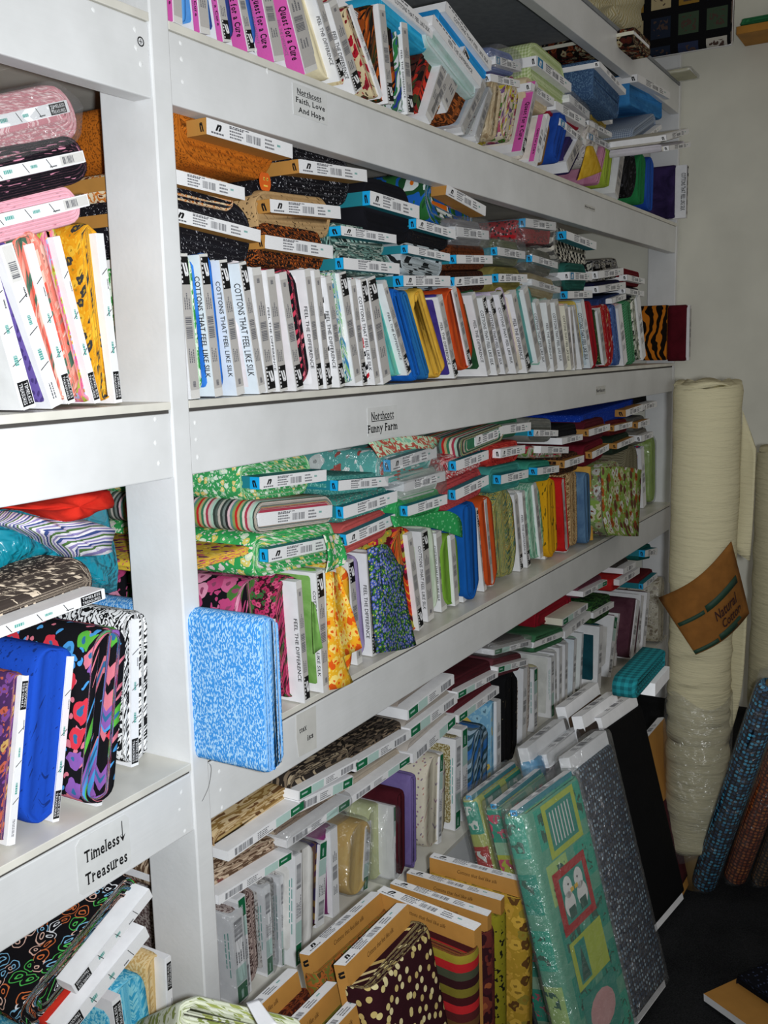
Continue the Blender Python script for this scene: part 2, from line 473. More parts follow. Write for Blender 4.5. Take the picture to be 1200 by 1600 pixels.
_side = {}
def side_mesh(kind):
    """unit print for the board's broad side beside the front edge: x down the bolt 0..1, y 0..1 towards the front edge"""
    if kind in _side: return _side[kind]
    P = Print()
    if kind in 'CF':
        s = 'COTTONS THAT FEEL LIKE SILK' if kind == 'C' else 'FEEL THE DIFFERENCE'
        V, F = text_verts(s, 0.01); w = max(v[0] for v in V)
        a, b = (.15, .86) if kind == 'C' else (.30, .82)
        P.glyphs(V, F, lambda x, y: (a + x / w * (b - a), .52 + y * .40), BLACK)
    elif kind == 'Q':
        P.quad(0, 0, 1, 1, PINKC); P.layer()
        V, F = roman('Quest for a Cure', 0.03); w = max(v[0] for v in V)
        P.glyphs(V, F, lambda x, y: (.30 + x / w * .54, .46 + y * .42), BLACK)
        V, F = text_verts('FEEL THE DIFFERENCE'); w = max(v[0] for v in V)
        P.glyphs(V, F, lambda x, y: (.42 + x / w * .36, .14 + y * .18), INK)
    elif kind == 'G':
        P.lines(.22, .25, .62, .45, 1, TEALINK, 2); P.lines(.2, .55, .8, .75, 1, TEALINK, 5)
    elif kind == 'K':
        V, F = text_verts('Cottons that feel like silk', 0.0, 0.3); w = max(v[0] for v in V)
        P.glyphs(V, F, lambda x, y: (.30 + x / w * .42, .40 + y * .26), DKBROWN)
    _side[kind] = P.mesh('side_print'); return _side[kind]

# ------------------------------------------------------------------ the fabric bolt
def rr(hu, ht, n=24, k=0.92):
    """rounded rectangle outline, half sizes hu x ht, n points, plus its running length"""
    r = min(hu, ht) * k; pts = []
    q = n // 4
    for c, (su, st) in enumerate(((1, 1), (-1, 1), (-1, -1), (1, -1))):
        for i in range(q):
            a = math.pi / 2 * (c + i / (q - 1))
            pts.append((su * (hu - r) + r * math.cos(a), st * (ht - r) + r * math.sin(a)))
    return pts
def fabric_mesh(name, hu, ht, cu, ct, d0, d1, hi_u, hi_t, mat, parent, seed, layers=4, round_k=0.92, bulge=0.0, sag=0.0):
    """folded cloth wrapped round the board: a soft sleeve whose front end shows its layers as raised and sunk rings"""
    R = random.Random(seed); n = 24
    V, F, U, L = [], [], [], []
    ph = [R.uniform(0, 6.28) for _ in range(4)]
    def ring(su, st, d, v, shake=0.0):
        base = len(V); pts = rr(su, st, n, round_k); s = 0.0; prev = pts[0]
        for i, (a, b) in enumerate(pts):
            w = 1 + bulge * (0.5 * math.sin(3 * i * 6.28 / n + ph[0]) + 0.5 * math.sin(5 * i * 6.28 / n + ph[1]))
            s += math.hypot(a - prev[0], b - prev[1]); prev = (a, b)
            dd = d + shake * math.sin(4 * i * 6.28 / n + ph[2])
            V.append((cu + a * w, ct + b * w + (sag * (1 - (a / max(su, 1e-4)) ** 2)), dd)); U.append((s, v))
        return base
    def join(a, b):
        for i in range(n):
            j = (i + 1) % n; F.append((a + i, a + j, b + j, b + i))
    rings = [ring(hu, ht, d1, d1), ring(hu, ht, d1 - .02, d1 - .02), ring(hu, ht, (d0 + d1) / 2, (d0 + d1) / 2), ring(hu, ht, d0 + .012, d0 + .012), ring(hu - .002, ht - .002, d0 + .003, d0 + .003)]
    hi_u = min(hi_u, hu * .97); hi_t = min(hi_t, ht * .8)
    for k in range(layers):
        f = k / layers
        a, b = hu - .003 - (hu - hi_u) * f, ht - .003 - (ht - hi_t) * f
        a = max(a, hi_u); b = max(b, hi_t)
        d = d0 + (0.0 if k % 2 == 0 else 0.0035) + R.uniform(0, .0015)
        v = R.uniform(0, 3)
        rings.append(ring(a, b, d, v, .001)); rings.append(ring(max(a - (hu - hi_u) / layers * .75, hi_u), max(b - (ht - hi_t) / layers * .75, hi_t), d, v + .004, .001))
    for a, b in zip(rings, rings[1:]): join(a, b)
    F.append(tuple(rings[-1] + i for i in range(n)))
    F.append(tuple(rings[0] + i for i in reversed(range(n))))
    return mesh(name, V, F, mat, parent, smooth=True, uvs=U)
def frame(P, U, D):
    """bolt frame: local x = along the board's width (U), z = into the shelf (D), y = thickness"""
    U = Vector(U).normalized(); D = Vector(D); D = (D - U * D.dot(U)).normalized(); T = D.cross(U)
    M = Matrix.Identity(4)
    for r in range(3): M[r][0] = U[r]; M[r][1] = T[r]; M[r][2] = D[r]; M[r][3] = P[r]
    return M
NAMES = 0
def bolt(P, U, D, wid, tb, fu=(.006, .006), ft=(.01, .01), p=.04, L=.60, board='W', lab='n', side=None, pat='cccccc', cap=None,
         wrap=False, layers=4, fp=None, k=0.92, side_on=0, kraft_text=False, bulge=.02, sag=0.0, label_board=True, name='fabric_bolt'):
    """a cloth bolt: Empty at the corner of the board's front end > board (> end_label, side_print, cap), fabric, plastic_wrap"""
    global NAMES
    NAMES += 1; seed = NAMES
    root = empty(name, frame(P, U, D))
    R = random.Random(seed)
    if board is not None:
        side_m = {'W': WHITE, 'B': PALE, 'K': KRAFT, 'C': TEALC, 'M': CREAMC}[board]
        j = lambda: R.uniform(-.0012, .0012)
        v = [(j(), j(), j()), (wid + j(), j(), j()), (wid + j(), tb + j(), j()), (j(), tb + j(), j()), (0, 0, L), (wid, 0, L), (wid, tb, L), (0, tb, L)]
        b = mesh('board', v, BOXF, [side_m, WHITE], root, [1, 0, 0, 0, 0, 0])
        if lab:
            l = obj_from('end_label', label_mesh(lab), b); l.scale = (wid, tb, 1); l.location = (0, 0, -.0015)
        if side:
            s = obj_from('side_print', side_mesh(side), b)
            # x down the board from its top, y towards the front edge; lies on the t = 0 side (or t = tb)
            pp = max(p, .012)
            S = Matrix(((-wid, 0, 0, wid), (0, 0, 1, -.0012), (0, -pp, 0, pp), (0, 0, 0, 1)))
            if side_on: S = Matrix(((wid, 0, 0, 0), (0, 0, -1, tb + .0012), (0, -pp, 0, pp), (0, 0, 0, 1)))
            s.matrix_local = S
        if cap:
            cm = {'C': CYAN, 'K': KRAFT, 'w': WHITE}[cap]; Pn = Print()
            Pn.quad(0, 0, 1, 1, cm); Pn.layer(); n_mark(Pn, .25, .2, .75, .8, BLACK)
            key = 'cap' + cap
            if key not in _side: _side[key] = Pn.mesh('cap')
            c = obj_from('cap', _side[key], b)
            pp = max(p * .95, .012)
            c.matrix_local = Matrix(((0, 0, 1, -.0012), (0, tb, 0, 0), (pp, 0, 0, 0), (0, 0, 0, 1)))
    d0 = p if fp is None else fp
    hu = (wid + fu[0] + fu[1]) / 2; ht = (tb + ft[0] + ft[1]) / 2
    cu = (wid + fu[1] - fu[0]) / 2; ct = (tb + ft[1] - ft[0]) / 2
    hi = (wid / 2, tb / 2) if board is not None else (hu * .9, ht * .12)
    fabric_mesh('fabric', hu, ht, cu, ct, d0, L - .03, hi[0], hi[1], fab(pat), root, seed, layers, k, bulge, sag)
    if wrap:
        q = fabric_mesh('plastic_wrap', hu + .005, ht + .004, cu, ct, min(d0, 0) - .006, L - .02, hu * .1, ht * .1, PLASTIC, root, seed + 5000, 2, k, .05)
    return root
def solid_cloth(name, ctrl, mat, parent=None, thick=.0016, sub=2):
    """a flap or fold of cloth through a grid of control points (rows of equal length), smoothed and given thickness"""
    nr, nc = len(ctrl), len(ctrl[0])
    V = [tuple(p) for row in ctrl for p in row]; U = []
    for r in range(nr):
        for c in range(nc):
            u = sum((Vector(ctrl[r][i]) - Vector(ctrl[r][i - 1])).length for i in range(1, c + 1))
            v = sum((Vector(ctrl[i][c]) - Vector(ctrl[i - 1][c])).length for i in range(1, r + 1))
            U.append((u, v))
    F = [(r * nc + c, r * nc + c + 1, (r + 1) * nc + c + 1, (r + 1) * nc + c) for r in range(nr - 1) for c in range(nc - 1)]
    o = mesh(name, V, F, mat, None, smooth=True, uvs=U)
    if parent is not None:
        o.parent = parent; o.matrix_parent_inverse = parent.matrix_world.inverted()
    s = o.modifiers.new('smooth', 'SUBSURF'); s.boundary_smooth = 'PRESERVE_CORNERS'; s.levels = sub; s.render_levels = sub
    t = o.modifiers.new('thick', 'SOLIDIFY'); t.thickness = thick
    return o
LIST = []        # every bolt with what is needed for its label

# ------------------------------------------------------------------ the room and the shelving
def structure(o): o['kind'] = 'structure'; return o
def carpet():
    s = NT('charcoal_carpet', 1.0, 0.05); v = s.coords(kind='obj', rnd=False)
    f = s.noise(v, 260, 3, 0.7); g = s.noise(v, 7, 2)
    s.color(s.ramp(s.math('ADD', s.math('MULTIPLY', f.outputs['Fac'], .7), s.math('MULTIPLY', g.outputs['Fac'], .3)), [(0.35, rgb('17181a')), (0.7, rgb('3a3b3d'))], 'LINEAR'))
    s.bump(f.outputs['Fac'], 0.8, 0.01); return s.m
structure(box('floor', -3.5, -3.2, FLOOR - .05, XE + .2, .72, FLOOR, carpet()))
structure(box('wall_back', -3.5, .66, FLOOR, XE + .2, .72, 2.3, PAINT))
structure(box('wall_end', XE + .05, -3.2, FLOOR, XE + .15, .66, 2.3, WALL))

unit = empty('shelving_unit', Matrix.Translation((0, 0, FLOOR)))
tag(unit, 'built-in white painted wooden shelving with deep face boards, packed with fabric bolts', 'shelving')
def upart(name, x0, y0, z0, x1, y1, z1, mat, bev=.002):
    o = box(name, x0, y0, z0 - FLOOR, x1, y1, z1 - FLOOR, mat, unit, bev)
    return o
PW = 0.0436
upart('post', -PW, -.004, FLOOR, 0, .115, 2.25, PAINT, .003)
upart('post', XE, -.002, FLOOR, XE + .03, .122, 2.25, PAINT, .003)
upart('post', -1.66, -.004, FLOOR, -1.62, .115, 2.25, PAINT, .003)
for z in (Z0, Z1, Z2, Z3, Z4):
    g = .006 if z in (Z2, Z3) else .001
    for x0, x1 in ((-1.62, -PW - .0005), (.0005, XE - .0005)):
        upart('face_board', x0, 0, z - BH, x1, .038, z - .013 - g, PAINT, .0025)
        if g > .002: upart('dark_joint', x0, .003, z - .013 - g, x1, .03, z - .0129, GAPDARK, 0)
        if z == Z0 and x0 > 0:
            upart('shelf_panel', x0, -.003, z - .013, 1.12, .659, z, SHELFTOP, .001)
            upart('shelf_panel', 1.122, -.003, z - .013, x1, .659, z, HARDBOARD, .001)
        else:
            o = upart('shelf_panel', x0, -.003, z - .013, x1, .659, z, SHELFTOP, .001)
    upart('rear_cleat', -1.62, .62, z - .06, XE - .001, .659, z - .0135, PAINT, .001)
    upart('shelf_filler', -PW - .0005, .1155, z - .013, .0005, .659, z, SHELFTOP, 0)
# filled and painted screw heads
def dab(u, v, r=.006, y=0.0):
    c = onY(u, v, y); R = random.Random(int(u * 7 + v)); n = 8
    V = [(0, -.0022, 0)] + [(r * R.uniform(.6, 1.15) * math.cos(a * 6.283 / n), .0006, r * R.uniform(.6, 1.15) * math.sin(a * 6.283 / n)) for a in range(n)]
    o = mesh('screw_cap', V, [(0, i + 1, (i + 1) % n + 1) for i in range(n)], LIP, unit, smooth=True)
    o.location = (c[0], c[1], c[2] - FLOOR)
for q in [(282, 67), (284, 93), (286, 128), (211, 46), (220, 100), (243, 655), (243, 692), (248, 724), (305, 660), (307, 687), (309, 714),
          (284, 1238), (281, 1265), (289, 1298), (343, 1205), (345, 1234), (347, 1262), (146, 15), (213, 75), (400, 78), (418, 112)]:
    dab(*q)
c = onY(220, 65, -.0015)
P_ = Print()
for i in range(12):
    a = i * 6.283 / 12; P_.F.append((len(P_.V), len(P_.V) + 1, len(P_.V) + 2, len(P_.V) + 3)); P_.I.append(P_.mi(BLACK))
    b = (i + 1) * 6.283 / 12
    P_.V += [(.0075 * math.cos(a), .0075 * math.sin(a), 0), (.0075 * math.cos(b), .0075 * math.sin(b), 0), (.0055 * math.cos(b), .0055 * math.sin(b), 0), (.0055 * math.cos(a), .0055 * math.sin(a), 0)]
P_.quad(-.004, -.0007, .004, .0007, INK); P_.quad(-.0007, -.004, .0007, .004, INK)
o = obj_from('screw_head', P_.mesh('screw_head'), unit); o.rotation_euler = (math.pi / 2, 0, 0); o.location = (c[0], c[1], c[2] - FLOOR)

# paper signs stuck to the face boards
SIGNP = paper('sign_paper', 'd9dad9'); SIGNL = paper('sign_paper_aged', 'd0cfca')
def sign(tl, br, lines, label, under=(), h=.3, m=SIGNP, y=-.0012, arrow=False, torn=False, tilt=0.0):
    a = onY(*tl, y); b = onY(*br, y); x0, z1, x1, z0 = a[0], a[2], b[0], b[2]
    if torn: V = [(x0, y, z1), (x1, y, z1 - .002), (x1 - .003, y, z0), (x0 + .004, y, z0 + .004), (x0 - .002, y, (z0 + z1) / 2)]; F = [(0, 4, 3, 2, 1)]
    else:
        r = .008 if arrow else .001; V = [(x0 + r, y, z1), (x0, y, z1 - r), (x0, y, z0 + r), (x0 + r, y, z0), (x1 - r, y, z0), (x1, y, z0 + r), (x1, y, z1 - r), (x1 - r, y, z1)]; F = [tuple(range(8))]
    root = empty('shelf_sign', Matrix.Translation((x0, y, z0)))
    tag(root, label, 'sign')
    n = len(V); V2 = [(vx - x0, vy - y + .0008, vz - z0) for vx, vy, vz in V]; V1 = [(vx - x0, vy - y, vz - z0) for vx, vy, vz in V]
    mesh('paper', V1 + V2, F + [tuple(reversed([i + n for i in F[0]]))] + [(i, (i + 1) % n, (i + 1) % n + n, i + n) for i in range(n)], m, root)
    P = Print()
    for k, (s, fx0, fx1, fz) in enumerate(lines):
        V, F = roman(s, .022, .12); w = max(v[0] for v in V); W = (x1 - x0); H = (z1 - z0)
        sc = (fx1 - fx0) * W / w; hh = h * H
        P.glyphs(V, F, lambda px, py: (fx0 * W + px * sc, fz * H + py * hh), BLACK)
        if k in under: P.quad(fx0 * W, fz * H - hh * .22, fx1 * W, fz * H - hh * .12, BLACK)
    if arrow:
        W, H = x1 - x0, z1 - z0
        P.quad(.850 * W, .56 * H, .866 * W, .92 * H, BLACK); P.quad(.80 * W, .66 * H, .815 * W, .68 * H, BLACK, .04 * W)
        n = len(P.V); P.V += [(.858 * W, .54 * H, 0), (.80 * W, .67 * H, 0), (.858 * W, .62 * H, 0), (.915 * W, .67 * H, 0)]
        P.F += [(n, n + 2, n + 1), (n, n + 3, n + 2)]; P.I += [P.mi(BLACK)] * 2
    o = obj_from('lettering', P.mesh('lettering'), root); o.rotation_euler = (math.pi / 2, 0, 0); o.location = (0, -.0004, 0)
    return root
sign((457, 128), (512, 196), [('Northcott', .12, .82, .70), ('Faith, Love', .08, .92, .42), ('And Hope', .14, .90, .12)],
     'paper sign with three printed lines on the highest right face board', (0,), .17)
sign((574, 638), (621, 675), [('Northcott', .12, .88, .56), ('Funny Farm', .0, 1.0, .12)],
     'two-line paper sign whose upper line is underlined, centre face board', (0,), .28)
sign((913, 318), (930, 331), [('Northcott', .05, .95, .3)], 'tiny one-line paper sign at the far end of the upper face board', (), .4, SIGNL)
sign((931, 604), (946, 615), [('Northcott', .05, .95, .3)], 'tiny one-line paper sign at the far end of the middle face board', (), .4, SIGNL)
sign((463, 1118), (496, 1168), [('ttex', .12, .48, .56), ('iss', .50, .80, .30)], 'torn grey paper sign with half its letters, below the blue bolt', (), .13, SIGNL, -.0012, False, True)
sign((118, 1316), (206, 1352), [('Timeless', .13, .79, .54), ('Treasures', .12, .92, .14)], 'large paper sign with a down arrow on the left bay face board', (), .215, SIGNP, -.0012, True)
# a dark thread caught on the middle post
th = [onY(u, v, -.012) for u, v in ((325, 1192), (329, 1194), (331, 1201), (329, 1215), (327, 1228), (322, 1240), (316, 1252))]
V, F = [], []
for i, q in enumerate(th):
    V += [(q[0] + .0006 * math.cos(a), q[1] + .0006 * math.sin(a), q[2]) for a in (0, 2.1, 4.2)]
    if i: F += [(3 * i - 3 + k, 3 * i - 3 + (k + 1) % 3, 3 * i + (k + 1) % 3, 3 * i + k) for k in range(3)]
o = mesh('loose_thread', V, F, BLACK, None, smooth=True); _s = o.modifiers.new('smooth', 'SUBSURF'); _s.levels = _s.render_levels = 2
tag(o, 'short dark thread hanging curled on the middle white post', 'thread')

# ------------------------------------------------------------------ rows of bolts
def ordw(n):
    return f"{n}{'th' if 10 <= n % 100 <= 20 else {1: 'st', 2: 'nd', 3: 'rd'}.get(n % 10, 'th')}"
SHELF = {1: 'top', 2: 'second', 3: 'third', 4: 'lowest'}
TOPS = {}         # per row: (x, z) of standing bolts' tops, so that what lies above them rests on them
def standing(row, zs, entries, yf=0.0, zplane=False, anchor='middle post', rev=False, where=None, group=None, ylim=(-.03, .06)):
    """entries: (bottom px, top px, width px, side px, side print, end print, cloth, look[, options]) at the board's front left edge,
    or ('f', BL, BR, TL, TR px, cloth, look[, options]) for cloth with no board showing"""
    items = []
    for e in entries:
        if e[0] == 'f':
            _, bl, br, tl, tr, pat, look = e[:7]; op = e[7] if len(e) > 7 else {}
            y = op.get('y', yf)
            if zplane and 'y' not in op: y = min(max((onZ(*bl, zs)[1] + onZ(*br, zs)[1]) / 2, ylim[0]), ylim[1])
            B = onY(*bl, y); B2 = onY(*br, y); T = onY(*tl, y); T2 = onY(*tr, y)
            items.append(dict(f=1, B=B, T=(T + T2) / 2 - (B2 - B) / 2, w=max(B2[0] - B[0], .012), y=y, pat=pat, look=look, op=op))
        else:
            b, t, w, s, side, lab, pat, look = e[:8]; op = e[8] if len(e) > 8 else {}
            y = op.get('y', yf)
            if zplane and 'y' not in op: y = min(max(onZ(*b, zs)[1], ylim[0]), ylim[1])
            B = onY(*b, y); T = onY(*t, y)
            x2 = onY(b[0] + w, b[1] + (op.get('dv', 0)), y)[0]
            tb = min(max(x2 - B[0], .012), .045)
            dpx = np.linalg.norm(pix((B[0], B[1] + .01, B[2] + .1)) - pix((B[0], B[1], B[2] + .1))) / .01
            p = min(max(s / dpx, .008), .09)
            items.append(dict(f=0, B=B, T=T, w=tb, p=p, y=y, side=side, lab=lab, pat=pat, look=look, op=op))
    n = len(items)
    for i, it in enumerate(items):
        B = it['B'].copy(); B[2] = zs + .002; T = it['T'].copy(); T[1] = B[1]
        H = max(.16, min(np.linalg.norm(T - B), .30)); U = T - B; op = it['op']
        prv = items[i - 1]['B'][0] + items[i - 1]['w'] if i else B[0] - .02
        nxt = items[i + 1]['B'][0] if i + 1 < n else B[0] + it['w'] + .02
        D = op.get('D', (0, 1, 0))
        lean = U[0] / max(U[2], .05)
        if it['f']:
            g = .001
            nx = items[i + 1] if i + 1 < n else None
            tg = (nx['T'][0] - T[0] - nx['op'].get('fl', .0022) * (not nx['f'])) if nx else 9
            th = max(.012, min(it['w'], nxt - B[0] - .002 if nx else 9, max(tg - .002, .6 * it['w'])))
            Tz = -U[0] / max(np.linalg.norm(U), .01); B[2] -= min(0.0, Tz * th)
            P = B + np.array([th / 2 - .002, 0, .002 + op.get('bulge', .03) * H * .5])
            k = dict(board='W', lab=None) if op.get('card') else dict(board=None)
            r = bolt(P, U, D, H, .004, (0, 0), (th / 2 - .004, th / 2 - .004), p=.004, L=op.get('L', .60), pat=it['pat'], wrap=op.get('wrap', False), layers=op.get('layers', 3), fp=0.0, bulge=op.get('bulge', .03), **k)
        else:
            nx = items[i + 1] if i + 1 < n else None
            gl = op.get('fl', .0022)
            nfl = (nx['op'].get('fl', .0022) if nx and not nx['f'] else .001)
            tgap = (nx['T'][0] - T[0]) if nx else 9
            room = min(nxt - B[0], max(tgap, .4 * (nxt - B[0]))) - it['w'] - nfl - .0012
            gr = min(op.get('fr', max(room, .002)), max(room, .002) if nx else 9, .07)
            Tz = -U[0] / max(np.linalg.norm(U), .01)
            B[2] -= min(0.0, -Tz * gl, Tz * (it['w'] + gr)) * 1.0
            fpp = max(.010, min(it['p'], nx['p'] if nx and not nx['f'] else .012))
            if not isinstance(it['pat'], str): fpp = max(.006, min(fpp, .42 * gr))
            if 'fp' not in op: op = dict(op, fp=fpp)
            r = bolt(B, U, D, H, it['w'], op.get('fu', (-.004, .003)), (gl - .0012, gr - .0012), p=it['p'], L=.60, board=op.get('board', 'W'), lab=it['lab'], side=it['side'] or None,
                     pat=it['pat'], wrap=op.get('wrap', False), layers=op.get('layers', 2), fp=op.get('fp'))
        it['root'] = r
        TOPS.setdefault(row, []).append((B[0], B[0] + it['w'], T[2], it['look']))
        k = (n - i) if rev else i + 1
        wh = where or f'standing on the {SHELF[row]} shelf'
        tag(r, f"{it['look']} bolt, {ordw(k)} {'left' if rev else 'right'} of the {anchor}, {wh}", 'fabric bolt', group or f'fabric bolts standing on the {SHELF[row]} shelf')
    return items
def lying(row, entries, yf=0.0, group=None, where=None, maxft=.03, L=.60):
    """entries: (TL, BL, BR, TR px of the end label, cap px, board kind, cap kind, print, cloth, look[, options])"""
    items = []
    for e in entries:
        tl, bl, br, tr, c, board, cap, lab, pat, look = e[:10]; op = e[10] if len(e) > 10 else {}
        y = op.get('y', yf); y2 = op.get('y2', y)
        a, b_, c_, d = onY(*tl, y), onY(*bl, y), onY(*br, y2), onY(*tr, y2)
        U = ((d - a) + (c_ - b_)) / 2; W = np.linalg.norm(U)
        tb = min(max((abs((a - b_)[2]) + abs((d - c_)[2])) / 2, .014), .04)
        dpx = abs(pix(a + np.array([0, .01, 0]))[0] - pix(a)[0]) / .01
        p = min(max(c / dpx, .02), .09) if c else op.get('p', .035)
        mid = (a + d) / 2
        items.append(dict(P=a, U=U, W=W, tb=tb, p=p, x0=min(a[0], d[0]), x1=max(a[0], d[0]), zt=mid[2], zb=mid[2] - tb, board=board, cap=cap, lab=lab, pat=pat, look=look, op=op, y=y))
    def overlap(a, b):
        return min(a['x1'], b['x1']) - max(a['x0'], b['x0']) > .08 * min(a['W'], b['W'])
    for it in items:
        up = [o for o in items if o is not it and overlap(it, o) and o['zb'] + o['zt'] > it['zb'] + it['zt']]
        dn = [o for o in items if o is not it and overlap(it, o) and o['zb'] + o['zt'] < it['zb'] + it['zt']]
        ft = min([max(o['zb'] - it['zt'], .004) / 2 for o in up] + [it['op'].get('maxt', maxft)])
        lo = min([max(it['zb'] - o['zt'], .004) / 2 for o in dn] + [it['op'].get('maxb', maxft)])
        if not dn:
            tops = [t for t in TOPS.get(row, []) if t[1] > it['x0'] and t[0] < it['x1']]
            if tops: lo = min(lo, max(it['zb'] - max(t[2] for t in tops) - .010, .002))
        op = it['op']; ft = op.get('ft', ft); lo = op.get('fb', lo)
        beam = {1: Z0, 2: Z1, 3: Z2, 4: Z3}[row] - BH - .004 - (.007 if op.get('wrap') else 0) - op.get('bulge', .02) * .5 * (it['tb'] + ft + lo)
        fp_ = op.get('fp', it['p']) + it['y']
        if ft > beam - max(it['zt'], (it['P'] + it['U'])[2], it['P'][2]) + .004 and fp_ > .018 and not op.get('wrap'): op = dict(op, fp=.042 - it['y'])
        elif it['y'] > -.02: ft = max(min(ft, beam - max(it['zt'], (it['P'] + it['U'])[2], it['P'][2])), .002)
        r = bolt(it['P'], it['U'], op.get('D', (0, 1, 0)), it['W'], it['tb'], op.get('fu', (-.002, -.001)), (ft - .0008, lo - .0008), p=it['p'], L=op.get('L', L), board=it['board'], lab=it['lab'],
                 pat=it['pat'], cap=it['cap'], wrap=op.get('wrap', False), layers=op.get('layers', 4), fp=op.get('fp'), k=op.get('k', .85), bulge=op.get('bulge', .02))
        it['root'] = r
        below = max(dn, key=lambda o: o['zt'] + min(it['x1'], o['x1']) - max(it['x0'], o['x0'])) if dn else None
        wh = where or f'{SHELF[row]} shelf'
        if 'label' in op: lab = op['label']
        elif below: lab = f"{it['look']} bolt lying directly above the {below['look']} bolt, {wh}"
        else:
            tops = [t for t in TOPS.get(row, []) if t[1] > it['x0'] and t[0] < it['x1']]
            near = min(tops or TOPS.get(row, [(0, 0, 0, 'white')]), key=lambda t: abs(t[0] - (it['x0'] + it['x1']) / 2))
            lab = f"{it['look']} bolt lying across the standing {near[3]} bolt, {wh}"
        tag(r, lab, 'fabric bolt', group or f'fabric bolts lying in stacks on the {SHELF[row]} shelf')
    return items

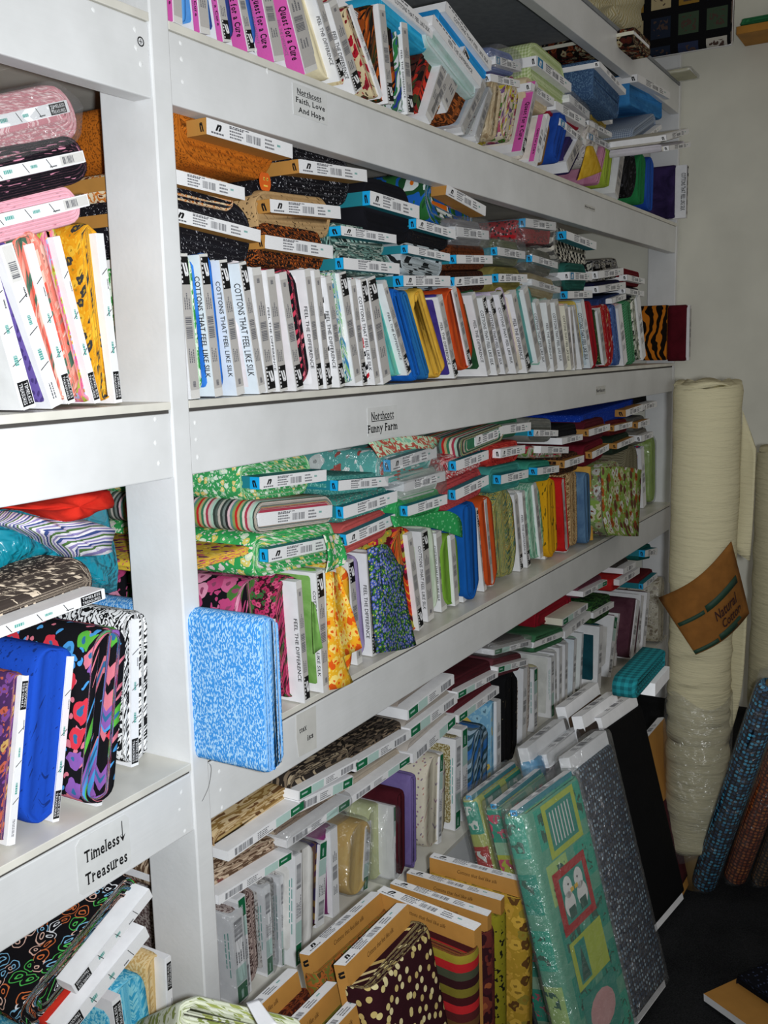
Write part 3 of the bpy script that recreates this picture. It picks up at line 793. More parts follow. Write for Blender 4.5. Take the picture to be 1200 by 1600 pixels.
# ================================================================== right bay, second shelf (z = 0)
GRN = ('speck', 'eef4ee', '3f9a4a', 90, .52, .5); BLU = ('mottle', '1b62c0', '3d84dd', 10)
ROW2 = [
 ((297.5, 615), (277, 396), 14, 20, 'C', 't', ('speck', 'e8f2e4', '48a050', 110, .5, .4), 'white green-leaf printed'),
 ((335, 617.5), (310, 397), 12.5, 20, 'C', 't', BLU, 'pale-boarded bright blue', dict(board='B')),
 ((370, 616.7), (341, 407), 12, 17, 'C', 't', 'e8edf2', 'pale-boarded plain white', dict(board='B')),
 ((405, 614), (373, 411), 10, 25, 'C', 't', 'f0e8ec', 'wide pale-boarded white', dict(board='B')),
 ((417.5, 612.5), (393, 419), 13, 4, '', 'b', 'eeeeee', 'plain white boarded'),
 ((437, 611.7), (415, 421.7), 12, 5, 'F', 'b', ('speck', '18141a', 'd8506a', 70, .5), 'white-boarded pink speckled black'),
 ((463, 611), (435, 427), 11, 7, '', 'b', ('dots', '17131a', ('d8425e', 'e87a8a'), 60, .28), 'white-boarded pink-dotted black'),
 ((496.7, 607.5), (475, 421.7), 8, 13, 'F', 'b', 'efeff2', 'clean white lettered'),
 ((510, 606), (490, 423), 8, 6, '', 'b', ('dots', 'f0f0f2', ('111114',), 30, .22), 'white black-blotted narrow'),
 ((531, 604), (508, 433), 8, 13, 'F', 'b', ('dots', 'f0f0f2', ('111114',), 34, .2), 'white black-spotted lettered'),
 ((555, 602.5), (529, 432), 10, 6, '', 't', ('camo', ('f2f5f0', '5fb35a', 'f2f5f0', '3a86b8', '8cc47a'), 34), 'green-blue watercolour on white', dict(fl=.03)),
 ((566.7, 601), (547, 437), 7, 4, '', 'b', ('speck', 'f2f2f2', '222228', 30, .6), 'white with dark top'),
 ((586, 601), (562.5, 438), 8, 12, 'C', 't', ('camo', ('f2f2f2', 'c02430', 'f2f2f2', '1a1a1f'), 16), 'white with red flash'),
 ((599, 599), (573, 436.7), 12, 7, '', 't', 'eeeeee', 'grey-ended white'),
 ((636.7, 597.5), (597, 455), 6, 9, 'F', 'b', ('mottle', '3fa9b8', '76c4a8', 12), 'turquoise batik', dict(fl=.035, fr=.02, fp=.015)),
 ('f', (646, 597), (664, 596), (611, 455), (626, 458), ('mottle', '0d4a9a', '1766c0', 14), 'deep blue batik'),
 ('f', (664.5, 596), (677, 595), (627, 458), (637, 460), ('mottle', '0f4f96', '2c74a8', 14), 'slim blue-green batik'),
 ('f', (678, 595), (701, 592.5), (637, 462), (663, 461), ('mottle', 'c8952a', 'e8bb4c', 16), 'golden yellow batik', dict(bulge=.06)),
 ((710, 593), (684, 465), 6, 10, 'F', 'b', ('mottle', '352a70', '4a3c92', 14), 'white-boarded dark purple'),
 ((733, 592.5), (706.7, 466.7), 5, 3, '', 'b', ('mottle', 'b83a18', 'd85a22', 14), 'rust orange batik', dict(fl=.06, fr=.03, fp=0.0)),
 ((761.7, 591), (736.7, 461.7), 5, 11, 'F', 'g', ('mottle', '1f3f28', '2f5f3c', 14), 'dark green edged white'),
 ((776.7, 591), (752.5, 466.7), 5, 12, 'C', 't', ('mottle', 'b8a4cc', 'd2c4de', 14), 'lavender white-boarded'),
 ((790, 589), (764, 468), 5, 10, 'C', 't', ('mottle', 'c8b8d4', 'dcd2e2', 14), 'pale lilac white-boarded'),
 ((806.7, 582.5), (779, 461.7), 5, 10, 'C', 't', ('mottle', 'bfa8cc', 'd6c8dc', 14), 'lilac mottled white-boarded'),
 ((824, 581), (799, 460), 6, 12, 'F', 'b', 'e6dcc8', 'cream-backed white lettered'),
 ((840, 583), (817.5, 468), 6, 5, '', 'g', ('mottle', '4f9a98', '74b4ae', 14), 'teal mottled', dict(fl=.06)),
 ((855, 583), (836, 473), 5, 9, 'C', 'g', ('mottle', '5fa58c', 'a8cfc0', 14), 'seafoam white-boarded'),
 ((866, 583), (853, 472.5), 5, 8, 'F', 'g', ('mottle', '8cc0b0', 'c8dcd4', 14), 'mint white-boarded'),
 ((881.7, 582.5), (866, 473), 5, 10, 'C', 'g', 'd8dce0', 'pale grey white-boarded'),
 ((892.5, 581), (881.7, 478), 4, 8, 'C', 'g', ('mottle', 'e0a090', 'e8c4b8', 14), 'salmon pink white-boarded', dict(board='M')),
 ((898, 580), (890, 480), 3, 4, '', 'g', ('mottle', '6fa8c0', 'b8d0dc', 14), 'thin sky blue'),
 ((909, 579), (895, 480), 3, 6, '', 'g', ('mottle', 'd8b84a', 'e8d070', 14), 'narrow straw yellow'),
 ((923, 577.5), (907.5, 473), 4, 14, 'C', 'w', ('mottle', 'a8c0d0', 'd0dce4', 14), 'ice blue wide-boarded', dict(board='B')),
 ('f', (924, 577), (937, 576), (908, 474), (925, 473), ('mottle', '8c1420', 'a81c2a', 18), 'crimson plain'),
 ((944, 573), (933, 490), 4, 3, '', 'g', ('speck', '1f3a26', '7a8a4a', 60, .58), 'dark green figured', dict(fl=.02, fr=.01)),
 ('f', (946, 573), (962, 571.7), (935, 483), (952, 478), ('dots', 'a81822', ('e8d8d0', 'd0b070'), 30, .16), 'red white-dotted'),
 ('f', (964, 572), (971, 571.5), (954, 478), (962, 480), ('speck', '3a5590', '7088b8', 60, .56), 'slate blue'),
 ((975, 572), (965, 482), 8, 3, '', 'w', ('check', 'e8e4e0', 'c0605a', .02), 'white red-plaid'),
 ('f', (986, 571), (994, 570), (977, 474), (984, 473), ('wavy', '2f6a44', '5a9a70', 30, 2), 'striped leaf green'),
 ((1004, 569.5), (994, 473), 6, 3, '', 'w', ('camo', ('dcdccf', '8a9a7a', '2a3028', 'dcdccf', 'e8e4d4'), 26), 'cream black-green foliage', dict(fl=.045, fp=.005)),
]
r2 = standing(2, Z2, ROW2)
E2 = [
 # TL, BL, BR, TR, cap, board, capkind, label, cloth, look
 ((322, 184), (320, 207), (454, 247), (456, 225), 14, 'K', 'K', 'n', ('speck', 'b8661a', '7a4210', 120, .56), 'thick pumpkin-orange', dict(ft=.055, fb=.043, fu=(.03, .0), layers=5, bulge=.04, k=.95)),
 ((260, 262), (261, 284), (381, 313), (382, 293), 6, 'K', 'K', 'p', ('camo', ('e0cfae', 'c8742a', 'e0cfae', '6a3018'), 40), 'cream rust printed', dict(maxt=.012)),
 ((262, 322), (264, 345), (407, 379), (407, 361), 6, 'K', 'K', 'n', ('speck', '15141a', 'c8c8d0', 150, .68), 'black white-speckled', dict(ft=.045, fb=.045)),
 ((466.6, 248.5), (466.6, 268.7), (572, 284.3), (572, 266), 14, 'K', 'K', 'n', ('speck', '121116', 'd0d0d8', 120, .66), 'black scratch-printed', dict(ft=.045, fb=.05, layers=5)),
 ((421, 311), (421, 332.4), (530.7, 342), (530.7, 323.7), 18, 'K', 'K', 'n', ('speck', 'b49468', '3a2c1c', 90, .64), 'tan black-flecked', dict(ft=.022, fb=.04, fu=(.012, .004))),
 ((414, 367), (414, 388), (519, 403.4), (519, 384), 7, 'K', 'K', 'p', ('speck', '1c1512', 'b05a22', 110, .56), 'black rust-flowered', dict(ft=.03, fb=.03)),
 ((578.4, 298), (578.4, 320), (652.7, 342), (656, 322), 10, 'C', 'C', 'n', '15151b', 'solid black thick', dict(ft=.04, fb=.06, layers=5)),
 ((532.6, 353), (532.6, 371.3), (617.8, 380.5), (618.8, 370.4), 19, 'C', 'C', 'n', ('camo', ('16201f', '7fa69c', '2f4c48', 'b8c4ba', '1a2322'), 40, .3), 'upper teal camouflage', dict(ft=.015, fb=.035)),
 ((536.3, 402.5), (536.3, 420.8), (623.3, 428), (623.3, 412.6), 13, 'C', 'C', 'p', ('camo', ('16201f', '86aaa0', '2f4c48', 'b8c4ba', '1a2322'), 40, .3), 'lower teal camouflage'),
 ((637.6, 382.8), (637.6, 396.5), (701.8, 408.4), (702.7, 397.4), 11, 'C', 'C', 'p', ('wavy', 'b4bcc0', '1d2022', 12, 9, .8, .3), 'upper grey black-lined', dict(ft=.014, fb=.045, layers=6)),
 ((630, 430.4), (630, 447), (702.7, 447), (702.7, 431.3), 17, 'C', 'C', 'n', ('wavy', 'acb6bc', '1d2022', 12, 9, .8, .3), 'lower grey black-lined'),
 ((650.4, 341.5), (646.8, 354.3), (710, 373.6), (711, 358), 5, 'C', 'C', 'n', ('speck', '17171c', '5a4a3a', 130, .66), 'black brown-flecked', dict(ft=.012, fb=.03)),
 ((698, 288.3), (696, 305), (755.8, 337), (759.5, 323), 4, 'K', None, 'n', ('camo', ('1a4a94', '1f4f2c', '2c6a34', '1d5fb4', '1f4f2c', 'd8e0dc', 'e07018'), 5), 'fish and seaweed printed', dict(ft=.045, fb=.06, fu=(.03, .02), layers=5)),
 ((711, 354), (711, 368), (763, 374.5), (763, 360), 4, 'W', None, 'p', '7c7c80', 'plastic-covered grey', dict(wrap=True)),
 ((712.7, 398), (712.7, 412), (768.7, 412), (768.7, 400), 11, 'C', 'C', 'p', ('speck', '6a3418', '3a1c0c', 90, .55), 'upper russet brown', dict(ft=.03)),
 ((710, 433), (710, 447.8), (767.8, 444), (767.8, 431), 7, 'C', 'C', 'n', ('speck', '4a2818', '241410', 90, .5), 'lower dark brown'),
 ((821, 341), (821, 355), (868, 360), (868, 348), 8, 'C', 'C', 'p', ('dots', 'a81c24', ('1a0a0c',), 70, .26), 'red black-dotted plastic-wrapped', dict(ft=.03, fb=.045, wrap=True, fu=(.02, .01))),
 ((777, 386), (777, 398), (820, 405), (820, 393), 10, 'C', 'C', 'p', ('mottle', '4a5236', '6a7048', 14), 'upper olive mottled', dict(wrap=True)),
 ((778.8, 427.7), (778.8, 441), (823, 441), (823, 429), 10, 'C', 'C', 'n', ('mottle', '6a5f2c', '8c8248', 14), 'lower khaki mottled'),
 ((885, 361), (885, 373), (931, 390), (932, 378), 16, 'C', 'C', 'p', ('wavy', 'd8d2c4', '141214', 10, 8, .5), 'zebra striped', dict(ft=.02, fb=.06, fu=(.02, .0))),
 ((832, 398), (832, 410), (871, 420), (871, 411), 9, 'C', 'C', 'p', ('mottle', '3a3c30', '5a5a44', 14), 'dark olive plastic-wrapped', dict(wrap=True)),
 ((831, 436), (831, 446), (875, 458), (875, 450), 3, 'W', None, 'p', ('mottle', '8a7a4c', 'aa9a6c', 14), 'ochre tan', dict(wrap=True)),
 ((890, 425), (890, 436), (922, 438), (927, 427), 8, 'W', 'w', 'c', ('mottle', '1f4a44', '2f6a60', 14), 'bottle green rounded', dict(ft=.035, fb=.035, layers=5)),
 ((887, 455), (887, 467), (925, 465), (925, 455), 13, 'C', 'C', 'p', ('mottle', '3a1c1c', '5a2a24', 14), 'dark maroon brown'),
 ((934, 424), (935, 436), (974, 429), (974, 419), 7, 'W', 'w', 'p', ('floral', '17171a', ('8a8a8c', 'b0aca0'), 40), 'black grey-floral rounded', dict(ft=.04)),
 ((935, 447), (936, 458), (978, 451), (977, 441), 7, 'W', 'w', 'p', ('mottle', '15162c', '22244a', 14), 'navy upper'),
 ((956, 466), (957, 475), (978, 467), (978, 459), 3, 'W', None, 'p', ('mottle', '22305a', '34487c', 14), 'denim blue low', dict(fu=(.09, .0))),
 ((980, 429), (980, 438), (1007, 444), (1007, 436), 6, 'W', 'w', 'p', ('mottle', '5a1018', '7a1a24', 14), 'wine red far'),
 ((977, 450), (978, 458), (1006, 463), (1007, 455), 6, 'W', 'w', 'p', ('mottle', '101018', '1e1e30', 14), 'blue-black far'),
]
l2 = lying(2, E2)
# the pumpkin-printed black bolt pushed in behind the orange one
b0 = onY(386, 288, .05)
pk = bolt((b0[0], .05, b0[2]), (1, 0, -.05), (0, 1, 0), .21, .02, ft=(.010, .008), p=.02, L=.55, board='W', lab=None, pat=('speck', '121116', 'd0d0d8', 120, .7), fp=-.012)
tag(pk, 'black bolt with one printed orange pumpkin face, below the thick pumpkin-orange bolt', 'fabric bolt', 'fabric bolts lying in stacks on the second shelf')
c = onY(414, 284, .030); V, F = [], []
Pm = Print(); n = 20; ORA = paper('pumpkin_print', 'd8621c'); YEL = paper('yellow_print', 'e8c050')
for lobe in (-.45, 0, .45):
    m0 = len(Pm.V); Pm.V += [(lobe * .016 + .011 * math.cos(a * 6.283 / n), .017 * math.sin(a * 6.283 / n), (1 - abs(lobe)) * .0004) for a in range(n)]
    Pm.F.append(tuple(m0 + i for i in range(n))); Pm.I.append(Pm.mi(ORA))
Pm.z = -.001
for ex in (-.006, .004): Pm.quad(ex, .002, ex + .005, .008, YEL)
Pm.quad(-.006, -.009, .007, -.006, YEL); Pm.z = -.0014
for ex in (-.0045, .0055): Pm.quad(ex, .003, ex + .002, .006, BLACK)
o = obj_from('pumpkin_motif', Pm.mesh('pumpkin_motif')); o.matrix_world = Matrix.Translation(c) @ Matrix.Rotation(math.pi / 2, 4, 'X')
o.parent = pk; o.matrix_parent_inverse = pk.matrix_world.inverted()
# tiger bolt that sticks out over the shelf edge at the far end
b = onZ(1040, 566, .002); t = onY(1040, 462, b[1])
f = onX(1076, 553, b[0] + .03)
D = Vector((0.06, 1, 0)); H = .235
tg = bolt((3.165, -.082, .012), (.0, .0, 1), D, H, .02, (.0, .004), (.014, .014), p=.006, L=.60, lab='g', board='W', pat=('wavy', '17100a', 'c8741c', 9, 7, .60, 1.0, 'Y'), fp=.092, bulge=.03)
fabric_mesh('front_fold', H / 2 + .004, .024, H / 2, .010, .010, .091, H / 2, .01, fab(('mottle', '4a0e18', '5c1420', 14)), tg, 77, 2)
tag(tg, 'maroon bolt with tiger-striped cloth jutting from the far end of the second shelf', 'fabric bolt', 'fabric bolts standing on the second shelf')

# ================================================================== right bay, third shelf
ROW3 = [
 ((442, 1090), (424, 905), 5, 8, '', 'g', ('floral', '15141a', ('d86a98', 'e89ab8', '4a7a3a', 'c84a80'), 26, .5), 'black pink-tulip', dict(fl=.10, fp=.02)),
 ((476, 1101.7), (461.7, 911), 8, 14, 'F', 'b', ('floral', '3a1420', ('b8305c', 'd85a80', 'c84070', '3a6a3a'), 80, .5), 'red blossom', dict(fl=.03, fp=.03)),
 ((505, 1085), (493, 895), 10, 12, 'C', 't', ('mottle', '6a9a48', '8ab868', 14), 'white-boarded green-flapped'),
 ((524, 1076), (515, 893), 9, 6, '', 'g', ('floral', 'e8b028', ('f2d060', 'f0a828', 'e05a18', 'f4d878'), 50, .52, 'e05a18'), 'yellow marigold'),
 ((558, 1041), (543, 878), 8, 8, '', 't', ('mottle', '8a78a8', 'a898c0', 14), 'mauve half-hidden'),
 ((581.7, 1027.5), (571.7, 866), 7, 14, 'F', 'b', 'ecebe8', 'clean white lettered'),
 ((610, 1015), (600, 866), 6, 6, '', 'g', ('floral', '25402c', ('4a5ab8', '6a7ad0', '2f7a3a', '3a4a98', '4a8a3a'), 130, .5, 'd8d060'), 'blue-green tiny floral', dict(fl=.02, fr=.02)),
 ((654.6, 995), (635.6, 845), 7, 6, '', 'b', ('floral', '5a0f1c', ('d0341c', 'b01848', 'e8682a', 'a8a040'), 42, .5, 'e8b028'), 'dark red flowered', dict(fl=.07, fr=.02, fu=(0, .02))),
 ((669, 973), (657.5, 832), 9, 12, 'C', 't', ('mottle', 'b8ccb0', 'd8e2d0', 14), 'pale sage white-boarded'),
 ((690, 957), (680.5, 834), 8, 8, 'C', 'g', ('mottle', 'c0d4b8', 'dce6d4', 14), 'whitish green white-boarded'),
 ((711, 951), (703.5, 841), 6, 4, '', 'g', ('mottle', '6a9a2c', '82b040', 14), 'apple green', dict(fl=.05, fp=.005)),
 ((723.6, 942.7), (716, 847), 5, 6, 'F', 'g', 'e4e2dc', 'narrow white boarded'),
 ('f', (728, 944), (751, 936), (722, 792), (743, 789), ('mottle', '0d4f9c', '1560b4', 8), 'deep blue plain', dict(bulge=.04)),
 ((756, 925.5), (743, 796.5), 4, 3, '', 't', 'e8e4de', 'slim white'),
 ((768, 921), (756, 782), 3, 2, '', 'g', ('mottle', 'b04018', 'cc5420', 8), 'burnt orange', dict(fl=.04, fr=.03, fp=-.004)),
 ('f', (778, 913), (810, 899), (765, 772), (801, 772), ('camo', ('c8b050', '5a8a8a', '3a5a3a', 'd8c878', '7a9a4a', 'c87838'), 40, 2.2), 'multicoloured green-gold', dict(bulge=.05)),
 ((813, 892.5), (803, 774), 4, 5, '', 'b', 'e8e6e2', 'pair-left white'),
 ((824.5, 886), (815, 769.5), 4, 7, 'F', 'b', 'e8e6e2', 'pair-right white lettered'),
 ((844.5, 880.5), (833, 765), 4, 2, '', 'g', ('speck', '6fae90', 'b8d8c4', 60, .5, .5), 'mint green floral', dict(fl=.06, fp=.004)),
 ((852, 874.5), (848, 760), 4, 4, 'C', 't', ('mottle', 'b03c88', 'c858a0', 14), 'magenta edged'),
 ('f', (857, 874), (878, 869), (853, 754), (873, 752), ('speck', 'd8a018', '6a5a18', 60, .64, .3), 'yellow ochre printed', dict(bulge=.04)),
 ((884, 866), (877, 750), 3, 2, '', 'g', ('mottle', 'b01818', 'cc2424', 14), 'bright red', dict(fl=.02, fr=.012, fp=-.004)),
 ('f', (892, 855), (913, 852), (889, 742), (911, 740), ('camo', ('6a4a2c', 'c8ac7c', '8a6238', 'd8c49c'), 40), 'sepia vintage print'),
 ('f', (915, 852), (925, 850), (912, 742), (921, 742), ('mottle', '4a6a90', '6488a8', 14), 'dusty blue'),
 ('f', (926, 848), (937, 842), (922, 732), (934, 729), ('mottle', 'c8923a', 'd8a850', 14), 'peach orange', dict(fr=.0)),
 ('f', (942, 838), (975, 822), (938, 727), (972, 726), ('floral', '8aa850', ('a85428', 'd8d8d0', '6a4a3a', 'c8c8a0'), 26, .42), 'green chicken-printed plastic-wrapped', dict(y=-.03, wrap=True)),
 ('f', (976, 812), (998, 800), (974, 700), (997, 697), ('wavy', '6a6450', '8a846c', 30, 3), 'olive grey'),
 ((1005, 792), (1001, 702), 5, 3, '', 'w', ('dots', '2a4a78', ('c02030', 'd8dce4'), 50, .3), 'red-white-blue dotted', dict(fr=.02)),
 ('f', (1014, 788), (1024, 784), (1014, 684), (1024, 683), ('mottle', '7a9a2c', '94b444', 14), 'lime green plastic-wrapped', dict(wrap=True)),
]
r3 = standing(3, Z3, ROW3, zplane=True)
E3 = [
 ((406, 746), (406, 765), (509.7, 751), (508.6, 734), 16, 'C', 'C', 'n', ('floral', '3a9a58', ('d8e8d8', '4fae6a', 'e0c878', 'a8d0b0'), 70, .36, 'f0f0d0'), 'green star-flowered', dict(ft=.035, fb=.03, fu=(.006, .006), k=.8)),
 ((403.5, 802), (404, 823), (519, 807.6), (518, 789), 4, 'W', None, 'p', ('stripe', ('38423c', 'a8c8b8', 'c8c0b8', 'a83c50', 'd8d0c4', '3a7a5a', 'b8a878', 'c02c28', '8a9a58', '5a8a80', 'd8b8c0', '2c2c2e', '7a8480', '3a4440', 'b8b4ac', '54605a'), .095, 1), 'multicoloured striped roll', dict(ft=.022, fb=.014, layers=6, fu=(.012, .006), fp=.0, k=.98)),
 ((418.7, 858.5), (418.7, 879), (528, 855), (528, 838), 11, 'C', 'C', 'n', ('floral', '35a458', ('d8e8d0', '4fb668', 'e0d070', 'e8d8d8'), 44, .34, 'f0f0d0'), 'green starburst', dict(ft=.03, fb=.035, fu=(.02, .02), k=.7)),
 ((610, 718.5), (610, 737), (680.7, 715), (681.8, 697), 9, 'C', 'C', 'n', ('floral', '5ab8b0', ('e8ece8', '6ac4bc', '5ab8b0', 'b8483c'), 16, .36), 'aqua cow-printed plastic-wrapped', dict(ft=.045, fb=.035, fu=(.03, .01), layers=5, wrap=True, k=.8)),
 ((631, 753), (631, 766), (695, 751), (695, 734), 4, 'W', None, 'p', ('mottle', 'b8c8bc', 'd0d8d0', 14), 'whitish plastic-covered', dict(wrap=True, fb=.03)),
 ((528, 751), (528, 768), (606, 759), (606, 745), 9, 'C', 'C', 'p', ('speck', '3a8a84', '7ab8b0', 110, .55), 'teal half-covered', dict(ft=.01)),
 ((536.6, 792), (537.7, 809.5), (620, 783.5), (620, 766), 5, 'C', 'C', 'p', ('dots', '3f8f84', ('b8d8d0', '8a3a4a'), 120, .22), 'teal pin-dotted'),
 ((541, 835.5), (542, 854), (616.8, 819), (616.8, 804), 11, 'C', 'C', 'n', ('mottle', 'b04a48', 'c8605c', 14), 'coral low'),
 ((637, 791), (637, 807), (698, 787), (698, 772.7), 7, 'C', 'C', 'p', ('dots', '2f9a54', ('8ad09a', '5ab878'), 60, .18), 'emerald white-dotted', dict(fu=(.03, .005))),
 ((711.7, 766), (711.7, 782.5), (762.5, 756.7), (762.5, 743), 6, 'C', 'C', 'p', ('speck', 'b84a4c', '8a2c34', 80, .58), 'coral red', dict(fu=(.05, .005))),
 ((712.5, 721), (712.5, 735), (763, 717), (762, 703), 4, 'C', 'C', 'p', ('floral', 'b82a34', ('e8dcd8', 'e8dcd8', 'b82a34'), 110, .4), 'red-white bandana', dict(fu=(.06, .005))),
 ((742.5, 681.7), (742.5, 695), (786, 680), (786, 663), 4, 'W', None, 'n', ('stripe', ('38423c', 'a8c8b8', 'a83c50', 'd8d0c4', '3a7a5a', 'b8a878', 'c02c28', '5a8a80'), .06, 1), 'small striped', dict(fu=(.10, .003), fp=-.002)),
 ((786.7, 665), (786.7, 679), (829, 672.5), (829, 660), 3, 'W', None, 'p', ('mottle', '2c5a44', '3f7a5a', 14), 'forest green'),
 ((782.5, 702.5), (783, 716), (820, 707.5), (820, 696), 4, 'W', 'w', 'n', ('dots', 'b0302c', ('d85a48', '8a1c1c'), 60, .3), 'red mottled', dict(fu=(.05, .003))),
 ((782.5, 743), (782.5, 757), (825, 746), (825, 734), 12, 'C', 'C', 'p', ('mottle', '2f8078', '4a9a92', 14), 'left teal', dict(fu=(.03, .005))),
 ((840, 731), (840, 742.5), (873, 737.5), (873, 727.5), 14, 'C', 'C', 'p', ('mottle', '2a7a68', '3f9a84', 14), 'right teal', dict(fu=(.01, .005))),
 ((834, 671.7), (834, 681.7), (871.7, 681.7), (871.7, 672.5), 10, 'C', 'C', 'n', ('mottle', '6a6a66', '84847e', 14), 'grey rounded', dict(ft=.04)),
 ((845, 697.5), (845, 708), (888, 708), (888, 698), 3, 'W', None, 'p', ('floral', 'a8a898', ('c8304a', 'e8d8d8', '6a8a4a'), 24, .4), 'grey rose-printed', dict(fu=(.05, .003))),
 ((878, 685), (878, 693), (910, 687), (910, 677), 4, 'W', None, 'p', '17171a', 'black domed', dict(ft=.04)),
 ((920, 671.7), (921, 682.5), (953, 671.7), (953, 663), 5, 'K', 'K', 'p', ('mottle', '4a1420', '5c1c28', 14), 'maroon upper'),
 ((960, 665), (961, 673), (988, 666.7), (988, 658), 7, 'K', 'K', 'p', ('mottle', '501418', '6a2024', 14), 'brick maroon'),
 ((996.7, 660), (996.7, 668), (1015, 663), (1014, 653), 8, 'K', 'K', 'p', ('mottle', '5a5a58', '70706c', 14), 'ash grey'),
 ((925, 706.7), (925, 716.7), (951, 703), (951, 693), 8, 'K', 'K', 'p', ('mottle', '5a0f1c', '701828', 14), 'maroon lower', dict(fu=(.04, .003))),
 ((964, 693), (964, 701), (991.7, 690), (990, 681.7), 7, 'K', 'K', 'p', ('mottle', '1c2a20', '2c3c30', 14), 'blackish green'),
 ((1002.5, 681), (1002.5, 690), (1020, 683), (1020, 674), 9, 'W', 'w', 'p', ('mottle', '6a6660', '807c74', 14), 'stone grey'),
 ((882.5, 720), (882.5, 730), (912.5, 721.7), (911.7, 710), 9, 'K', 'K', 'p', ('speck', '2c1c16', '7a4a2c', 70, .58), 'dark brown', dict(fu=(.0, .003))),
 ((1005, 632.5), (1006.7, 641), (1026.7, 635), (1026.7, 626.7), 4, 'W', None, 'n', '121214', 'black far-end', dict(ft=.04, fb=.02)),
 ((977.5, 641), (977.5, 651), (1004, 641.7), (1004, 631.7), 15, 'K', 'K', 'p', ('speck', '1238a0', '5a7ad8', 120, .66), 'royal blue long', dict(fu=(.42, .003), ft=.025, fb=.02, k=.5, label='long royal blue bolt lying highest of all at the far end, third shelf')),
]
l3 = lying(3, E3)
# the yellow floral bolt pressed flat under the green ones
b = onY(300, 889, .0)
yb = bolt((b[0] - .005, .03, b[2]), (1, 0, 0), (0, 1, 0), .20, .012, ft=(.004, .004), p=.0, fp=.0, L=.58, board=None, lab=None, pat=('floral', 'd8b43c', ('c84a70', 'e8c858', '6a3a5a', 'd8b43c'), 50, .4))
tag(yb, 'yellow bolt with pink blossoms squeezed flat below the green starburst bolt, third shelf', 'fabric bolt', 'fabric bolts lying in stacks on the third shelf')
# big light blue bolt beside the post, standing out over the edge
bb = bolt((.003, -.155, Z3 + .004), (.0, .0, 1), (-.02, 1, 0), .262, .011, (.0, .006), (.034, .007), p=.004, L=.66, lab='b', pat=('speck', '3f8fd8', 'a8d0f0', 160, .53, .45), fp=-.004, layers=5, k=.8, bulge=.03)
tag(bb, 'big light blue white-flecked bolt jutting out beside the middle post, third shelf', 'fabric bolt', 'fabric bolts standing on the third shelf')

def flap(parent, rows, pat, y0=-.03, wave=.012, name='loose_end', seed=1):
    """a hanging end of cloth: rows of pixel points, hung in front of its bolt with real folds"""
    R = random.Random(seed); ctrl = []
    for i, row in enumerate(rows):
        ctrl.append([tuple(onY(u, v, y0 - wave * math.sin(2.1 * j + i * .4 + seed) - .004 * i)) for j, (u, v) in enumerate(row)])
    return solid_cloth(name, ctrl, fab(pat), parent)
MAR = ROW3[3][6]
flap(r3[3]['root'], [[(519, 893), (525, 895), (530, 897)], [(520, 940), (533, 937), (544, 935)], [(525, 985), (541, 976), (556, 970)], [(533, 1027), (550, 1020), (566, 1012)]], MAR, -.02, seed=2)
flap(r3[3]['root'], [[(508, 893), (513, 893), (518, 893)], [(511, 960), (518, 965), (525, 970)], [(512, 1030), (524, 1030), (535, 1030)], [(514, 1078), (532, 1076), (551, 1066)]], MAR, -.015, .008, seed=4)
flap(r3[2]['root'], [[(487, 940), (490, 942), (493, 945)], [(488, 985), (495, 988), (500, 990)], [(490, 1022), (497, 1016), (504, 1012)]], ('mottle', '5a8a3c', '84b060', 20), -.02, .004, seed=3)
BGF = ROW3[6][6]
flap(r3[6]['root'], [[(574, 858), (590, 852), (604, 848), (612, 862)], [(578, 905), (594, 902), (612, 905), (628, 890)], [(582, 965), (600, 962), (620, 960), (636, 950)], [(588, 1021), (606, 1018), (628, 1016), (650, 1008)]], BGF, -.012, .012, seed=5)
flap(r3[6]['root'], [[(592, 872), (612, 878), (632, 884)], [(596, 902), (613, 905), (628, 908)], [(600, 930), (614, 928), (626, 924)]], BGF, -.034, .006, seed=6)
EMR = E3[8][8]
flap(l3[8]['root'], [[(610, 806), (640, 812), (672, 800), (700, 798)], [(612, 816), (645, 812), (682, 812), (722, 806)], [(616, 824), (650, 820), (690, 828), (722, 840)]], EMR, -.02, .012, seed=7)
flap(l3[2]['root'], [[(505, 836), (518, 832), (530, 836)], [(515, 868), (532, 866), (545, 870)], [(508, 895), (524, 888), (538, 882)]], E3[2][8], -.025, .01, seed=8)
AQ = E3[3][8]
flap(l3[3]['root'], [[(575, 692), (610, 684), (650, 680), (688, 684)], [(585, 705), (615, 694), (652, 688), (684, 694)], [(592, 716), (620, 706), (650, 700), (676, 702)]], ('camo', ('a8d4b0', 'b85a4c', 'c8e0c0', '8ac4a8'), 22), -.012, .006, seed=9)
CH = ROW3[25][5]
flap(r3[25]['root'], [[(939, 730), (970, 728), (1002, 734)], [(940, 775), (972, 776), (1000, 780)], [(942, 820), (972, 822), (998, 820)], [(950, 836), (975, 838), (997, 838)]], CH, -.06, .008, seed=10)

